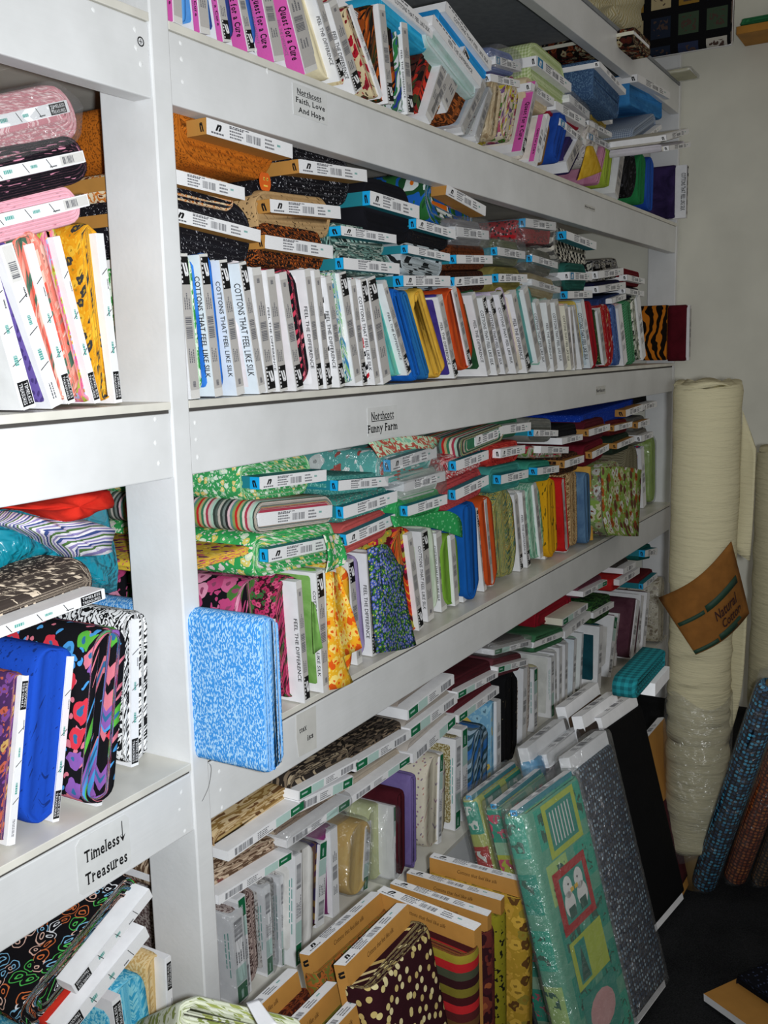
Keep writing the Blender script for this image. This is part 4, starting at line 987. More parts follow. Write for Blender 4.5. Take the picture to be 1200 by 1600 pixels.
# ================================================================== right bay, top shelf (z = .604)
PK = ('mottle', '3f84cc', '6aa8e0', 12)
ROW1 = [
 ((271, 34), (263, -140), 13, 6, 'Q', 'g', PK, 'sky blue pink-carded', dict(fr=.03)),
 ((313, 51), (298, -110), 14.5, 4, 'Q', 'g', PK, 'light blue pink-carded', dict(fr=.022)),
 ((349, 64), (326, -90), 11, 7, 'Q', 'b', ('mottle', '23306a', '34468c', 12), 'navy pink-carded'),
 ((387.5, 78), (358, -70), 10.5, 22, 'Q', 'b', ('mottle', '2a58a8', '3f74c4', 12), 'royal blue wide pink-carded'),
 ((429, 95), (398, -56), 16, 24, 'Q', 'g', 'e8e4e2', 'grey-white wide pink-carded'),
 ((477, 113), (438, -40), 22, 26, 'Q', 'g', ('mottle', '3a62a0', '5a84c0', 12), 'slim-blue large pink-carded'),
 ((531, 134.7), (488, -8), 8, 14, 'F', 'b', 'e8dcb8', 'cream-edged white lettered', dict(fl=.03)),
 ((554.7, 144.8), (512.6, 4.6), 12, 16, 'F', 'b', ('floral', 'd8c8a0', ('a81c2c', 'd8c8a0', '8a2430', 'c8b088'), 34, .36), 'white-carded red-flowered cream', dict(fr=.035)),
 ((594, 158), (546, 22), 4, 3, '', 'w', ('floral', 'cfc09a', ('a81c2c', 'd0c09a', '8a2430', '4a3a2a'), 36, .36), 'cream dark-rose-printed', dict(fl=.022, fp=.0)),
 ((606, 163), (591, 12), 9, 5, '', 'b', ('floral', '1c1410', ('c8601c', '5a3a1c', '2c3a1c', '8a4018'), 34, .4), 'dark brown pumpkin-floral', dict(fl=.05, fp=.01)),
 ((637, 175), (626, 36), 9, 6, 'F', 'b', ('camo', ('2a3a8a', '3a6a48', 'c8ccd0', '2f7a44', '34408c'), 14), 'blue-green leafy', dict(fl=.02)),
 ((664, 168), (702, 70), 9, 3, '', 'g', ('floral', '17100f', ('8a1c1c', 'b83020', '3a4a2a', '4a2a24'), 34, .46), 'dark fruit-printed leaning', dict(fl=.06, fp=.02, fr=.012)),
 ((671, 190), (698, 134), 6, 3, '', 'g', ('floral', '2a1c14', ('a84a1c', 'c8a878', '6a3a1c'), 50, .44), 'brown autumn-berry leaning', dict(fr=.02)),
 ((690, 196), (726, 115), 10, 4, '', 't', ('speck', 'a85a28', '4a2814', 60, .5), 'russet leaning', dict(fl=.02)),
 ((719.7, 207), (755, 137), 6, 14, '', 'g', ('mottle', 'b8c8d8', 'd8e0e8', 14), 'icy blue leaning', dict(wrap=True)),
 ((741.7, 217), (764, 144), 6, 8, '', 'g', ('speck', 'dcdcd8', '7a3a3a', 60, .64), 'white berry-sprigged', dict(wrap=True)),
 ('f', (758, 226), (776, 233), (769, 146), (786, 144), ('floral', 'b8a484', ('c8b898', 'a08868', 'd0c0a4'), 50, .4), 'tan tone-on-tone floral'),
 ('f', (778, 230), (799, 240), (791, 151), (817, 144), ('floral', 'd8ccb8', ('a84a68', '4a7a2c', 'c8b83c', '7a5a8a'), 34, .42), 'cream garden-floral'),
 ((814, 246.5), (837, 142), 4, 15, 'Q', 'b', 'e0d8cc', 'rosy pink-carded tan'),
 ((834, 253), (849, 186), 5, 8, 'Q', 'w', 'e4dcd4', 'smaller pink-carded white'),
 ((842, 258), (855, 198), 3, 3, '', 'w', ('mottle', '6a4a2c', '8a6844', 14), 'cocoa brown', dict(fr=.04)),
 ('f', (860, 267), (875, 273), (873, 202), (893, 202), ('mottle', '163a8c', '2450ac', 10), 'cobalt blue'),
 ((884, 276), (906.7, 233), 6, 3, '', 'g', ('mottle', '2a2250', '3a3068', 12), 'deep purple', dict(fl=.03, fr=.03, fp=.01)),
 ('f', (906, 284), (926, 292), (922, 238), (940, 246), ('floral', 'c8c4bc', ('b8b0b0', 'd8d0cc'), 50, .4), 'pale grey figured'),
 ('f', (930, 294), (939, 298), (941, 248), (950, 248), ('mottle', 'b0708c', 'c890a8', 16), 'dusky pink'),
 ('f', (941, 298), (952, 302), (948, 248), (958, 243), ('mottle', '8aa02c', 'a4b848', 14), 'lime green'),
 ((960, 308), (970, 243), 8, 4, '', 'g', 'e4e4de', 'white grey-ended'),
 ('f', (971, 310), (992, 321), (973, 242), (998, 242), ('dots', '121214', ('3a3a40', '4a4a50'), 60, .24), 'black dot-figured'),
 ('f', (995, 322), (1007, 327), (1000, 246), (1009, 246), ('mottle', '1c6a3a', '2f8a50', 10), 'emerald green'),
 ('f', (1010, 328), (1021, 332), (1011, 247), (1023, 247), ('mottle', '1c449c', '2c5cb8', 10), 'bright royal blue'),
]
r1 = standing(1, Z1, ROW1)
pb = bolt((3.10, -.07, Z1 + .006), (0, 0, 1), (.0, 1, 0), .215, .022, (.0, .004), (.012, .012), p=.045, lab='t', side='C', pat=('mottle', '1e1634', '3a2c58', 12), L=.62)
tag(pb, 'dark purple batik bolt jutting out at the far end of the top shelf', 'fabric bolt', 'fabric bolts standing on the top shelf')
E1 = [
 ((773.6, 87), (773.6, 99), (812.6, 111), (813.7, 99), 8, 'W', None, 'c', ('mottle', '5a6aa0', '7484b4', 14), 'blue-violet plastic-covered', dict(wrap=True)),
 ((766, 115), (766, 127), (811.5, 137), (811.5, 126), 10, 'W', 'w', 'p', ('mottle', '4a4478', '625c94', 14), 'violet'),
 ((838.6, 87), (838.6, 99), (891.7, 144.5), (892.8, 128), 9, 'W', 'w', 'c', ('check', 'd0dab0', '98ac6c', .010), 'pale green gingham', dict(ft=.055, fb=.05, k=.7)),
 ((937, 96), (937, 106.6), (976, 146.7), (979, 143), 5, 'W', 'w', 'w', ('speck', '3a5478', '5a7898', 90, .55), 'slate blue', dict(ft=.02, fb=.09, k=.5, y=-.06)),
 ((996, 115.6), (996, 125), (1046.7, 155), (1046.7, 142.5), 13, 'W', 'w', 'p', ('mottle', '2a6aa8', '3f88c4', 12), 'bright blue far', dict(ft=.01, fb=.08, k=.5, y=-.02)),
 ((830, 129), (831, 143), (865.7, 166), (866, 156), 10, 'W', 'w', 'p', ('mottle', 'c8b490', 'd8c8a8', 14), 'beige'),
 ((868, 157.5), (870, 172.7), (913, 197.6), (916.6, 188), 4, 'W', None, 'p', ('mottle', '8a1c2c', 'a02c3c', 14), 'crimson edged'),
 ((889.5, 147), (890, 158), (920, 185.7), (922, 174), 4, 'W', None, 'p', 'b8b8b4', 'clear-wrapped grey', dict(wrap=True)),
 ((931.7, 158.6), (933, 166), (956.7, 194), (957.8, 183.5), 5, 'W', 'w', 'p', ('mottle', '8a7430', 'a48c44', 14), 'antique gold', dict(ft=.03, fb=.03)),
 ((875, 184.6), (876.5, 196.5), (915.5, 229), (916.6, 219), 6, 'W', 'w', 'c', ('mottle', 'c8bca0', 'd8ccb4', 14), 'cream'),
 ((920, 188), (920, 194), (954.5, 214), (956.7, 207), 4, 'W', 'w', 'p', ('mottle', 'a4a49c', 'b8b8b0', 14), 'putty grey'),
 ((919, 207), (919, 218), (956.7, 236.6), (962, 231), 7, 'W', 'w', 'c', ('mottle', 'b8ac94', 'ccc0aa', 14), 'sand beige', dict(wrap=True)),
 ((997.5, 221.7), (1000, 230), (1035, 202.5), (1033, 194), 5, 'W', 'w', 'c', ('check', 'a8b4c4', '6a7890', .008), 'blue-grey woven tilted', dict(ft=.05, fb=.04, y=-.04, k=.6)),
 ((1041, 211), (1041, 220), (1076, 209), (1075, 201), 10, 'W', 'w', 'p', ('mottle', 'b4b0a4', 'c8c4b8', 14), 'stone upper far', dict(y=-.20, L=.6)),
 ((1045, 227.5), (1045, 236), (1080, 230), (1077.5, 221.7), 6, 'M', 'w', 'p', ('mottle', 'c0bcc4', 'd0ccd4', 14), 'white lower far', dict(y=-.20, fu=(.03, .003))),
]
l1 = lying(1, E1, y0 if False else 0.0)
# bolts lying askew on the leaning ones, blue cloth, white cards lettered along their sides
def askew(tl, tr, h, y, pat, side, lab, label, U2=None):
    a = onY(*tl, y); d = onY(*tr, y); U = d - a; W = np.linalg.norm(U)
    r = bolt(a, U, (0, 1, 0), W, .026, (.004, .004), (.004, .040), p=.012, L=.50, lab=side, side=None, pat=pat, layers=3)
    tag(r, label, 'fabric bolt', 'fabric bolts lying askew on the top shelf'); return r
askew((604, -22), (676, 42), 16, -.01, ('mottle', '1c8cb8', '34a8d0', 12), 'X', 'p', 'turquoise bolt lying askew above the blue-green leafy bolt, top shelf')
askew((677, 22), (752, 122), 16, -.02, ('mottle', 'cfd8dc', 'a8c8c0', 12), 'Y', 'p', 'white-carded bolt slanting down against the dark fruit-printed bolt, top shelf')
askew((697, 2), (768, 96), 16, .0, ('mottle', '1b84c8', '2f9cdc', 12), 'X', 'p', 'vivid blue bolt slanting down beside the white-carded slanting bolt, top shelf')
# white card wedged between leaning bolts
wl = bolt(onY(528, -5, .03), onY(577, 36, .03) - onY(528, -5, .03), (0, 1, 0), .22, .02, p=.05, lab='p', pat=('floral', '3a1418', ('8a1c2c', '4a2a24'), 40, .4), L=.5)
tag(wl, 'white-ended bolt tilted between the red-rose and pumpkin-floral bolts, top shelf', 'fabric bolt', 'fabric bolts lying askew on the top shelf')
YW = ('mottle', 'c89c1c', 'e0b83c', 20)
rg = r1[23]['root']
flap(rg, [[(916, 230), (920, 227), (926, 229)], [(912, 248), (922, 246), (932, 244)], [(907, 266), (922, 264), (937, 258)], [(902, 282), (921, 276), (940, 268)]], YW, -.02, .008, seed=12)

# ================================================================== right bay, lowest shelf (z = -1.259)
WB = dict()
ROW4 = [
 ((371, 1573), (360, 1432), 18, 18, 'G', 'H', ('speck', 'c8b8b0', '6a4a48', 70, .5), 'plastic-wrapped white', dict(wrap=True, fr=.003)),
 ((381, 1560), (370, 1406), 12, 3, '', 'G', ('speck', 'b8a49c', '4a3432', 110, .5), 'brown bark-printed', dict(fr=.045, fp=.01)),
 ((417, 1528), (411, 1388), 10, 14, 'G', 'H', ('speck', 'd8d4d0', '8a8480', 70, .55), 'shiny wrapped white', dict(wrap=True)),
 ((440, 1513), (436, 1372), 9, 14, 'G', 'H', ('speck', 'd8d4d0', '8a8480', 70, .55), 'second shiny wrapped white', dict(wrap=True)),
 ((461, 1518), (461, 1342), 10, 13, 'G', 'H', 'e4e2de', 'tall plain white'),
 ((494, 1454), (499, 1320), 12, 4, '', 'G', ('stripe', ('3a2c5a', '3a2c5a', '8a6a3a', '4a2844', 'a88848', '5a2c50', '8a6a3a', '5a4438'), .12, 0), 'purple gold-banded', dict(fl=.06, fr=.02, fp=.0)),
 ((520, 1436), (516, 1296), 10, 4, '', 'w', ('mottle', '6a2458', '8a3c74', 12), 'magenta plum', dict(fl=.02, fr=.03, fp=.01)),
 ((566, 1397), (572, 1288), 8, 3, '', 'H', ('mottle', 'c8a050', 'd8b870', 10), 'golden tan plastic-wrapped', dict(fl=.085, fr=.035, fp=-.002, wrap=True, fu=(-.004, .012))),
 ((616, 1378), (613.7, 1261), 10, 9, '', 'G', ('mottle', 'b8c088', 'ccd0a4', 12), 'pale lime plastic-wrapped', dict(fl=.06, fr=.02, wrap=True, fp=.04)),
 ('f', (620, 1374), (640, 1363), (616, 1245), (642, 1238), ('mottle', '3c0f18', '501822', 10), 'dark maroon'),
 ('f', (641, 1363), (652, 1357), (640, 1216), (651, 1216), ('mottle', '64548a', '7a6aa0', 10), 'lavender'),
 ((684, 1322), (687, 1180), 5, 3, '', 'G', ('dots', 'd8d0bc', ('a08090', '8a7a8a', 'b88a80'), 60, .17), 'cream polka-dotted', dict(fl=.085, fr=.025, fp=.0)),
 ((710.6, 1301), (712, 1158), 8, 12, 'G', 'H', ('speck', 'c8c0a0', '8a7a48', 80, .5), 'white standing-proud'),
 ((722, 1285), (721.6, 1141), 8, 4, '', 'G', 'e4e0dc', 'white green-stickered slim'),
 ('f', (735, 1280), (762, 1240), (731, 1132), (770, 1134), ('stripe', ('2f4a54', '7a9ab0', '34505c', '9ab0c0', '5a6a70', '3f74b0', '2f6ab0'), .10, 0), 'blue striped', dict(bulge=.04)),
 ((776, 1225), (775.7, 1097), 6, 5, '', 'w', ('floral', '7ab0d0', ('8abcd8', 'd8b858', '6aa4c8', '9ac8dc'), 30, .4), 'light blue floral', dict(fl=.03, fr=.004)),
 ('f', (787, 1205), (808, 1185), (784, 1056), (812, 1050), ('speck', '121214', '8a7a60', 40, .74), 'black fold-over', dict(bulge=.05)),
 ((815, 1166), (817.5, 1048), 6, 6, '', 'w', ('speck', 'd0c8c0', '6a5048', 80, .55), 'white brown-print'),
 ((834, 1142), (834, 1046), 5, 11, 'G', 'G', ('mottle', 'c8c094', 'd8d0ac', 10), 'creamy olive', dict(fr=.04, fp=.01)),
 ((861, 1123), (861, 1027), 4, 5, 'G', 'H', 'dfe0dc', 'white first-of-set'),
 ((867, 1118), (866, 1021), 3, 3, '', 'w', 'dddcd8', 'white second-of-set'),
 ((873, 1103), (874, 1013), 4, 7, '', 'w', 'dddcd8', 'white third-of-set'),
 ((882, 1097), (883, 1007.5), 4, 7, '', 'w', 'dddcd8', 'white fourth-of-set'),
 ((894, 1085), (897, 1002), 4, 8, '', 'w', ('mottle', 'a8d0b8', 'c0e0cc', 12), 'mint white', dict(board='B')),
 ((905, 1077), (909, 992.5), 4, 5, '', 'w', 'dddcd8', 'white fifth-of-set'),
 ((917, 1073), (921.7, 988), 4, 8, '', 'w', ('dots', '141416', ('d8d8d8',), 90, .2), 'black white-dotted', dict(fr=.05)),
 ((933, 1082), (937, 982), 5, 5, '', 'w', ('mottle', '123a44', '1e5460', 10), 'dark teal', dict(fr=.05)),
 ((949, 1072), (959.7, 976), 5, 5, '', 'G', 'cfccc8', 'narrow white leaning'),
 ((958, 1045), (966, 962), 4, 6, '', 'w', ('mottle', '54303c', '6a4450', 10), 'plum-edged white', dict(fr=.03)),
 ((984, 1040), (995, 946), 5, 4, '', 'w', ('mottle', '4c2836', '64404c', 10), 'plum mottled', dict(fl=.06, fp=.0)),
 ((993, 1030), (1002, 937), 4, 4, '', 'w', 'd8d4d0', 'white hook-topped'),
 ((1003, 1022), (1011, 931), 6, 6, '', 'w', ('mottle', '54303c', '6a4450', 10), 'mauve far', dict(fr=.07)),
 ('f', (1028, 1010), (1037, 1002), (1029, 905), (1039, 900), ('floral', 'c8c0a8', ('a89a80', '8a7a60', 'd8d0bc'), 50, .4), 'cream floral far', dict(wrap=True)),
]
r4 = standing(4, Z4, ROW4, zplane=True, ylim=(-.02, .10))
def W4(*a, pat='d8d4cc', **k): return a, pat, k
E4 = [
 ((355, 1331), (354, 1349), (475, 1263), (474, 1251), 22, 'W', None, 'G', ('camo', ('b49a68', '8a6a3a', 'c8b088', '6a4a2c'), 30, .25), 'large white-carded tan', dict(ft=.03, fb=.012)),
 ((448, 1312), (448, 1325), (547, 1258), (546, 1246), 20, 'W', None, 'G', ('camo', ('8a7460', '5a4434', 'a8947c'), 40, .25), 'long white-carded brown', dict(wrap=True)),
 ((341, 1400), (341, 1415), (456, 1342), (456, 1330), 20, 'W', None, 'G', ('camo', ('a08a74', '5a4434', 'c0ac94', '7a4c44'), 40, .25), 'low white-carded brown-streaked', dict(ft=.03)),
 ((466, 1237), (466, 1250), (558, 1199), (558, 1186), 8, 'W', None, 'H', ('camo', ('7a6a58', '2a2420', 'a09078'), 40, .3), 'white-carded dark-streaked', dict(ft=.03)),
 ((468, 1253), (469, 1268), (552, 1226), (551, 1212), 8, 'W', None, 'G', 'a89a88', 'white-carded taupe'),
 ((548, 1245), (552, 1249), (642, 1189), (642, 1175), 16, 'W', None, 'G', 'b0a494', 'middle white-carded'),
 ((555, 1192), (555, 1208), (640, 1154), (639, 1143), 8, 'W', None, 'H', ('camo', ('4a4038', '1c1814', '7a6a58'), 40, .3), 'white-carded black-brown', dict(ft=.03)),
 ((636.5, 1110), (637.7, 1125), (709, 1068), (709, 1054), 18, 'W', None, 'H', '8a8078', 'topmost white-carded grey'),
 ((640, 1139), (640, 1154), (713.5, 1098), (713.5, 1084), 8, 'W', None, 'H', 'a09890', 'upper white-carded stone'),
 ((644.7, 1178), (646, 1192), (712, 1131), (711, 1117), 8, 'W', None, 'G', 'b0a8a0', 'lower white-carded stone'),
 ((716, 1118), (716, 1127), (779, 1083), (779, 1070), 8, 'W', None, 'H', '5a2028', 'white-carded wine'),
 ((714.6, 1082), (714.6, 1090), (777.6, 1057.5), (777.6, 1046), 8, 'W', None, 'H', ('mottle', '3a1018', '4c1820', 10), 'white-carded dark maroon', dict(ft=.035)),
 ((771.7, 1015), (771.7, 1025), (829, 1008), (829, 1001.7), 8, 'W', None, 'H', ('mottle', '5a5658', '74706c', 10), 'grey plastic', dict(wrap=True)),
 ((778, 1042), (778, 1052.5), (825, 1038), (825, 1030), 6, 'W', None, 'H', ('mottle', '54282c', '683840', 10), 'maroon under-plastic'),
 ((834, 1004), (834, 1012), (880, 994), (880, 986), 8, 'W', None, 'w', ('mottle', '2f5a3c', '3f7450', 10), 'sea green folded', dict(ft=.02, fp=.0)),
 ((879, 968), (878, 978), (917.5, 951.7), (917.5, 941.7), 14, 'M', None, 'H', ('mottle', '7a0f1c', '98182a', 10), 'crimson cream-carded', dict(ft=.045, fu=(.10, .0), fp=.06)),
 ((883, 987), (883, 997), (923, 965), (922, 955), 6, 'W', None, 'w', '6a6664', 'smoke grey'),
 ((927.5, 957.5), (928, 966.7), (959, 948), (959, 940), 5, 'W', None, 'w', ('floral', '1c3a20', ('2f5a2c', '14281a', '3f6a34'), 40, .42), 'dark green leafy', dict(ft=.035, fb=.03, fp=.01)),
 ((911, 925), (913, 932), (949, 913), (949, 906), 6, 'W', None, 'G', ('mottle', '5a2a38', '703c4c', 10), 'dusky rose', dict()),
 ((968, 906), (969, 915), (1000, 895), (999, 887), 4, 'W', None, 'w', ('mottle', 'a81c20', 'c02c2c', 10), 'scarlet', dict(fu=(.04, .003))),
 ((974.5, 888.5), (974.5, 898), (993, 886), (992.5, 879), 12, 'W', None, 'w', '3a3632', 'charcoal white-carded'),
 ((1008, 860), (1008, 869), (1027, 866), (1027, 855), 10, 'C', 'C', 'p', ('mottle', '14504c', '1f6a64', 10), 'teal cyan-capped', dict(ft=.02)),
 ((1005, 912.6), (1005, 918), (1027, 902.5), (1027, 892), 6, 'C', 'C', 'p', ('mottle', '54181c', '6a2428', 10), 'maroon cyan-capped', dict(ft=.02)),
]
l4 = lying(4, E4, maxft=.022)

# ================================================================== left bay
LBG = 'fabric bolts in the left bay'
ROWL2 = [
 ('f', (-30, 652), (6, 648), (-60, 520), (-6, 545), ('speck', '8a8f68', '4a5030', 60, .56), 'olive green sprigged'),
 ((36, 645), (-30, 410), 20, 26, '', 'ts', 'd8d4cc', 'wide white-boarded slanting', dict(dv=-4)),
 ((80, 641), (-2, 385), 18, 8, '', 'tx', ('dots', '6a58a0', ('4a3c78',), 90, .3), 'purple dotted slanting', dict(dv=-10)),
 ((105, 628), (39, 388), 12, 2, '', 'ts', ('floral', 'e07868', ('e8a090', 'd85848', '4a6a58', 'f0b8a8'), 36, .46), 'coral flowered', dict(fl=.020, fp=.0, fu=(-.004, .018))),
 ((146, 620), (82, 374), 10, 12, '', 'ts', ('floral', 'd8708c', ('f0b030', 'e890b0', 'c84888', 'a8b848', 'a8b0d0'), 70, .46), 'pink-orange flowered', dict(fl=.012, fp=.008, fu=(-.004, .016))),
 ((179, 612), (150, 366), 10, 14, '', 'ts', ('floral', 'e0a020', ('e8b838', '3a3c3c', 'd89018'), 60, .44), 'yellow-black', dict(fl=.022, fr=.006, fp=.012, fu=(-.004, .014))),
]
rl2 = standing(2, Z2, ROWL2, yf=.02, rev=True, where='standing in the left bay', group=LBG)
EL2 = [
 ((-55, 192), (-55, 212), (103, 175), (102, 156), 4, 'W', None, 'tt', ('speck', 'c08088', 'e0c4c4', 90, .55), 'thick dusty pink plastic-wrapped', dict(ft=.034, fb=.040, layers=8, wrap=True, fu=(.02, .018), k=.98, fp=.004, label='thick dusty pink flecked bolt in clear plastic, topmost in the left bay')),
 ((-60, 274), (-60, 293), (129, 253), (127, 234), 4, 'W', None, 'tx', ('speck', '15131a', 'd890a8', 60, .64, .3), 'black pink-streaked', dict(ft=.026, fb=.028, layers=8, fu=(.02, .008), k=.95, fp=.002, label='black and pink streaked bolt between two pink bolts in the left bay')),
 ((-60, 348), (-60, 368), (136, 321), (133, 302), 4, 'W', None, 'tx', ('speck', 'e0a8b4', 'a87884', 90, .66, .3), 'pale pink lined', dict(ft=.018, fb=.024, layers=8, fu=(.02, .004), k=.95, fp=.02, label='pale pink bolt lying lowest of the three stacked in the left bay')),
]
ll2 = lying(2, EL2, yf=.0, group=LBG)
ROWL3 = [
 ((-46, 1305), (-32, 1070), 12, 18, '', 'tt', ('floral', '3a3060', ('c8a060', '6a3a78', '8a4a90'), 40, .4), 'purple figured'),
 ((10, 1300), (34, 1060), 9, 12, '', 'tt', ('floral', '4a2c5a', ('c0604c', 'c8a060', '7a4a90'), 50, .4), 'plum white-boarded', dict(y=.03, fr=.008, fl=.01)),
 ((81, 1291), (105, 1030), 11, 13, '', 'ts', ('speck', '1a4ab8', '12307c', 60, .66), 'royal blue paw-printed', dict(fl=.062, fr=.022, fp=.0, fu=(-.004, .018))),
 ((150, 1268), (171, 1016), 7, 2, '', 'ts', ('floral', '121116', ('4a9ad8', 'd83848', '8a5aa8', '5ab040', 'd87888'), 22, .34), 'black bright-pawed', dict(fl=.045, fr=.02, fp=-.01, fu=(-.006, .03), bulge=.05)),
 ((204, 1201), (205, 972), 12, 3, '', 'ts', ('camo', ('eeeeee', '121214', 'eeeeee', '1a1a1c', 'f0f0f0'), 26), 'black-white cow-spotted', dict(fl=.02, fr=.026, fp=.0, y=.07, fu=(-.004, .012))),
]
rl3 = standing(3, Z3, ROWL3, zplane=True, rev=True, where='standing in the left bay', group=LBG, ylim=(-.05, .12))
EL3 = [((-50, 997), (-50, 1014), (162, 935), (162, 919), 8, 'W', None, 'tt', ('speck', '3a322e', 'c8b8a4', 70, .58), 'dark brown bone-printed', dict(ft=.05, fb=.018, layers=4, fu=(.01, .012), k=.85, fp=.035, label='dark brown bolt with tan bones lying on the royal blue bolt, left bay'))]
ll3 = lying(3, EL3, yf=-.02, group=LBG)
# rolled remnants on top of the cow-spotted bolt
b = onY(168, 974, .16)
ro = bolt((b[0] - .035, .16, b[2] - .012), (1, 0, 0), (0, 1, 0), .062, .004, (.0, .0), (.020, .020), p=.0, fp=.0, L=.4, board=None, lab=None, pat=('stripe', ('c8a878', '5a84c0', 'd8d8d0', '3a8a8a', 'c87850', 'e0d8b0'), .011, 0), layers=6, name='fabric_roll')
tag(ro, 'rolled multicoloured cloth with swirled end tucked behind the black paw-print bolt', 'fabric roll')
# teal bag of folded cloth under the shelf board
def heap(name, pts, pat, thick, label, cat, y0, depth=.4, seed=1, mat=None, amp=.012, zmin=-9):
    """a soft folded pile: outline traced in the shelf's plane, given full depth, folds across its front"""
    R = random.Random(seed); n = 40
    P = [onY(u, v, y0) for u, v in pts]; c = sum(P) / len(P)
    # resample outline
    seg = []; m = len(P)
    for i in range(m):
        a, b = P[i], P[(i + 1) % m]
        for k in range(4): seg.append(a + (b - a) * k / 4)
    n = len(seg); V, U, F = [], [], []
    for s, d in ((.0, 0.0), (.55, -.004), (.86, .002), (1.0, .03), (1.02, depth * .5), (.98, depth)):
        for i, q in enumerate(seg):
            w = c + (q - c) * s
            dz = amp * math.sin(i * .9 + s * 5 + seed) * (1 if 0 < s < 1.01 else 0)
            V.append((w[0], y0 + d + dz, max(w[2], zmin))); U.append((w[0] * 1.0 + d, w[2] * 1.0 + d))
    for r in range(5):
        for i in range(n):
            j = (i + 1) % n; F.append((r * n + i, r * n + j, (r + 1) * n + j, (r + 1) * n + i))
    F.append(tuple(5 * n + i for i in range(n)))
    o = mesh(name, V, F, mat or fab(pat), None, smooth=True, uvs=U)
    tag(o, label, cat, LBG if cat == 'fabric bolt' else None); return o
BAG = NT('teal_bag_plastic', .28, .5); BAG.b.inputs['Base Color'].default_value = rgb('0f7f92')
_v = BAG.coords(kind='obj', rnd=False); BAG.bump(BAG.noise(_v, 14, 3, .6, 1.0).outputs['Fac'], .9, .03)
heap('plastic_bag', [(-30, 812), (60, 795), (185, 770), (190, 930), (150, 925), (60, 905), (-30, 900)], None, 0, 'crumpled teal plastic bag holding folded cloth, under the left bay board', 'bag', .09, .42, 3, BAG.m, .016)
heap('folded_cloth', [(26, 820), (45, 802), (95, 812), (150, 812), (187, 825), (190, 866), (160, 872), (130, 874), (105, 858), (70, 840)], ('stripe', ('8a80b0', 'd8d4dc', '4a6a3a', 'b8b0c8', '3a4a80', 'e0dce0'), .018, 1), 0, 'purple and white striped cloth folded in the teal bag, left bay', 'cloth', .045, .3, 5, None, .006)
heap('folded_cloth', [(40, 796), (90, 784), (140, 772), (184, 764), (184, 794), (150, 806), (112, 819), (80, 800)], ('mottle', 'b01c14', 'd03020', 10), 0, 'bright red cloth lying over the striped cloth in the left bay', 'cloth', .03, .32, 6, None, .006)
# lowest left: bolts thrown in at a slant
def slant(tl, bl, br, tr, y, D, lab, pat, label, **k):
    a, b_, d = onY(*tl, y), onY(*bl, y), onY(*tr, y); U = d - a; W = np.linalg.norm(U)
    r = bolt(a, U, D, W, min(max(np.linalg.norm(a - b_), .018), .03), p=k.pop('p', .03), lab=lab, pat=pat, **k)
    tag(r, label, 'fabric bolt', LBG); return r
SW = ('curl', '0f0d11', ('d8d8dc', '7ab0d0', 'c86a3a', '4ab050', 'd8b0a0'), 46)
slant((112, 1540), (112, 1560), (240, 1410), (232, 1388), -.02, (-.1, 1, .02), 'ts', SW, 'black bolt with curly pastel motifs slanting low in the left bay', ft=(.028, .02), L=.5, layers=6, fu=(.075, .006))
slant((96, 1608), (100, 1630), (240, 1470), (226, 1447), -.03, (-.1, 1, .0), 'ts', ('mottle', 'a01c1c', 'c03020', 12), 'red bolt slanting just beneath the black curly-motif bolt, left bay', ft=(.006, .008), L=.22)
gs = onZ(262, 1600, Z4)
ROWL4 = [
 ((196, 1640), (168, 1530), 14, 6, '', 'tt', ('speck', '3aa0c8', '8ad0e0', 80, .5), 'turquoise flecked'),
 ('f', (206, 1640), (246, 1600), (186, 1470), (236, 1372), ('curl', 'a8a098', ('7a726a', '8a8078'), 40), 'grey ringlet-printed', dict(y=.10)),
 ((259, 1600), (258, 1488), 8, 16, '', 'tt', ('speck', 'c8a468', 'e0c898', 90, .5), 'tan flecked white-boarded', dict(fl=.03, fr=.004, fp=.02)),
]
rl4 = standing(4, Z4, ROWL4, yf=.0, rev=True, where='standing low in the left bay', group=LBG)

# ================================================================== bolts leaning in front of the shelves, on the floor
LEAN = 'fabric bolts leaning upright in front of the shelving'
def solveW(a, b, L):
    ra, rb = ray(*a), ray(*b); k = ra[2] / rb[2]; s = L / np.linalg.norm(k * rb - ra)
    return CAM + s * ra, CAM + s * k * rb
def lean(a, b, tb, D, board, lab, pat, label, ft=(.012, .012), p=.034, L=.235, wrap=False, side=None, cap=None, layers=4, k=.85, fu=(.004, .006), at=None, bulge=.02, fp=None):
    """a = left/far and b = right/near pixel of the top back edge of the board; the bolt runs down D to the floor"""
    A, B = at if at is not None else solveW(a, b, L)
    A = np.array(A, float); B = np.array(B, float)
    D = Vector(D).normalized(); U = Vector(B - A); W = U.length
    T = D.cross(U.normalized())
    low = min(A[2], B[2]) + min(0, T.z) * (tb + ft[1] + .01)
    ln = (low - FLOOR) / -D.z - .012
    r = bolt(A, U, D, W, tb, fu, ft, p=p, L=ln, board=board, lab=lab, pat=pat, wrap=wrap, cap=cap, layers=layers, k=k, bulge=bulge, fp=fp)
    if side:
        b_ = next(c for c in r.children if c.name.startswith('board'))
        s = obj_from('side_print', side_mesh(side), b_)
        s.matrix_local = Matrix(((W, 0, 0, 0), (0, 0, -1, tb + .0012), (0, -p, 0, p), (0, 0, 0, 1)))
    tag(r, label, 'fabric bolt', LEAN); return r
DB = (0, -.26, -.96)
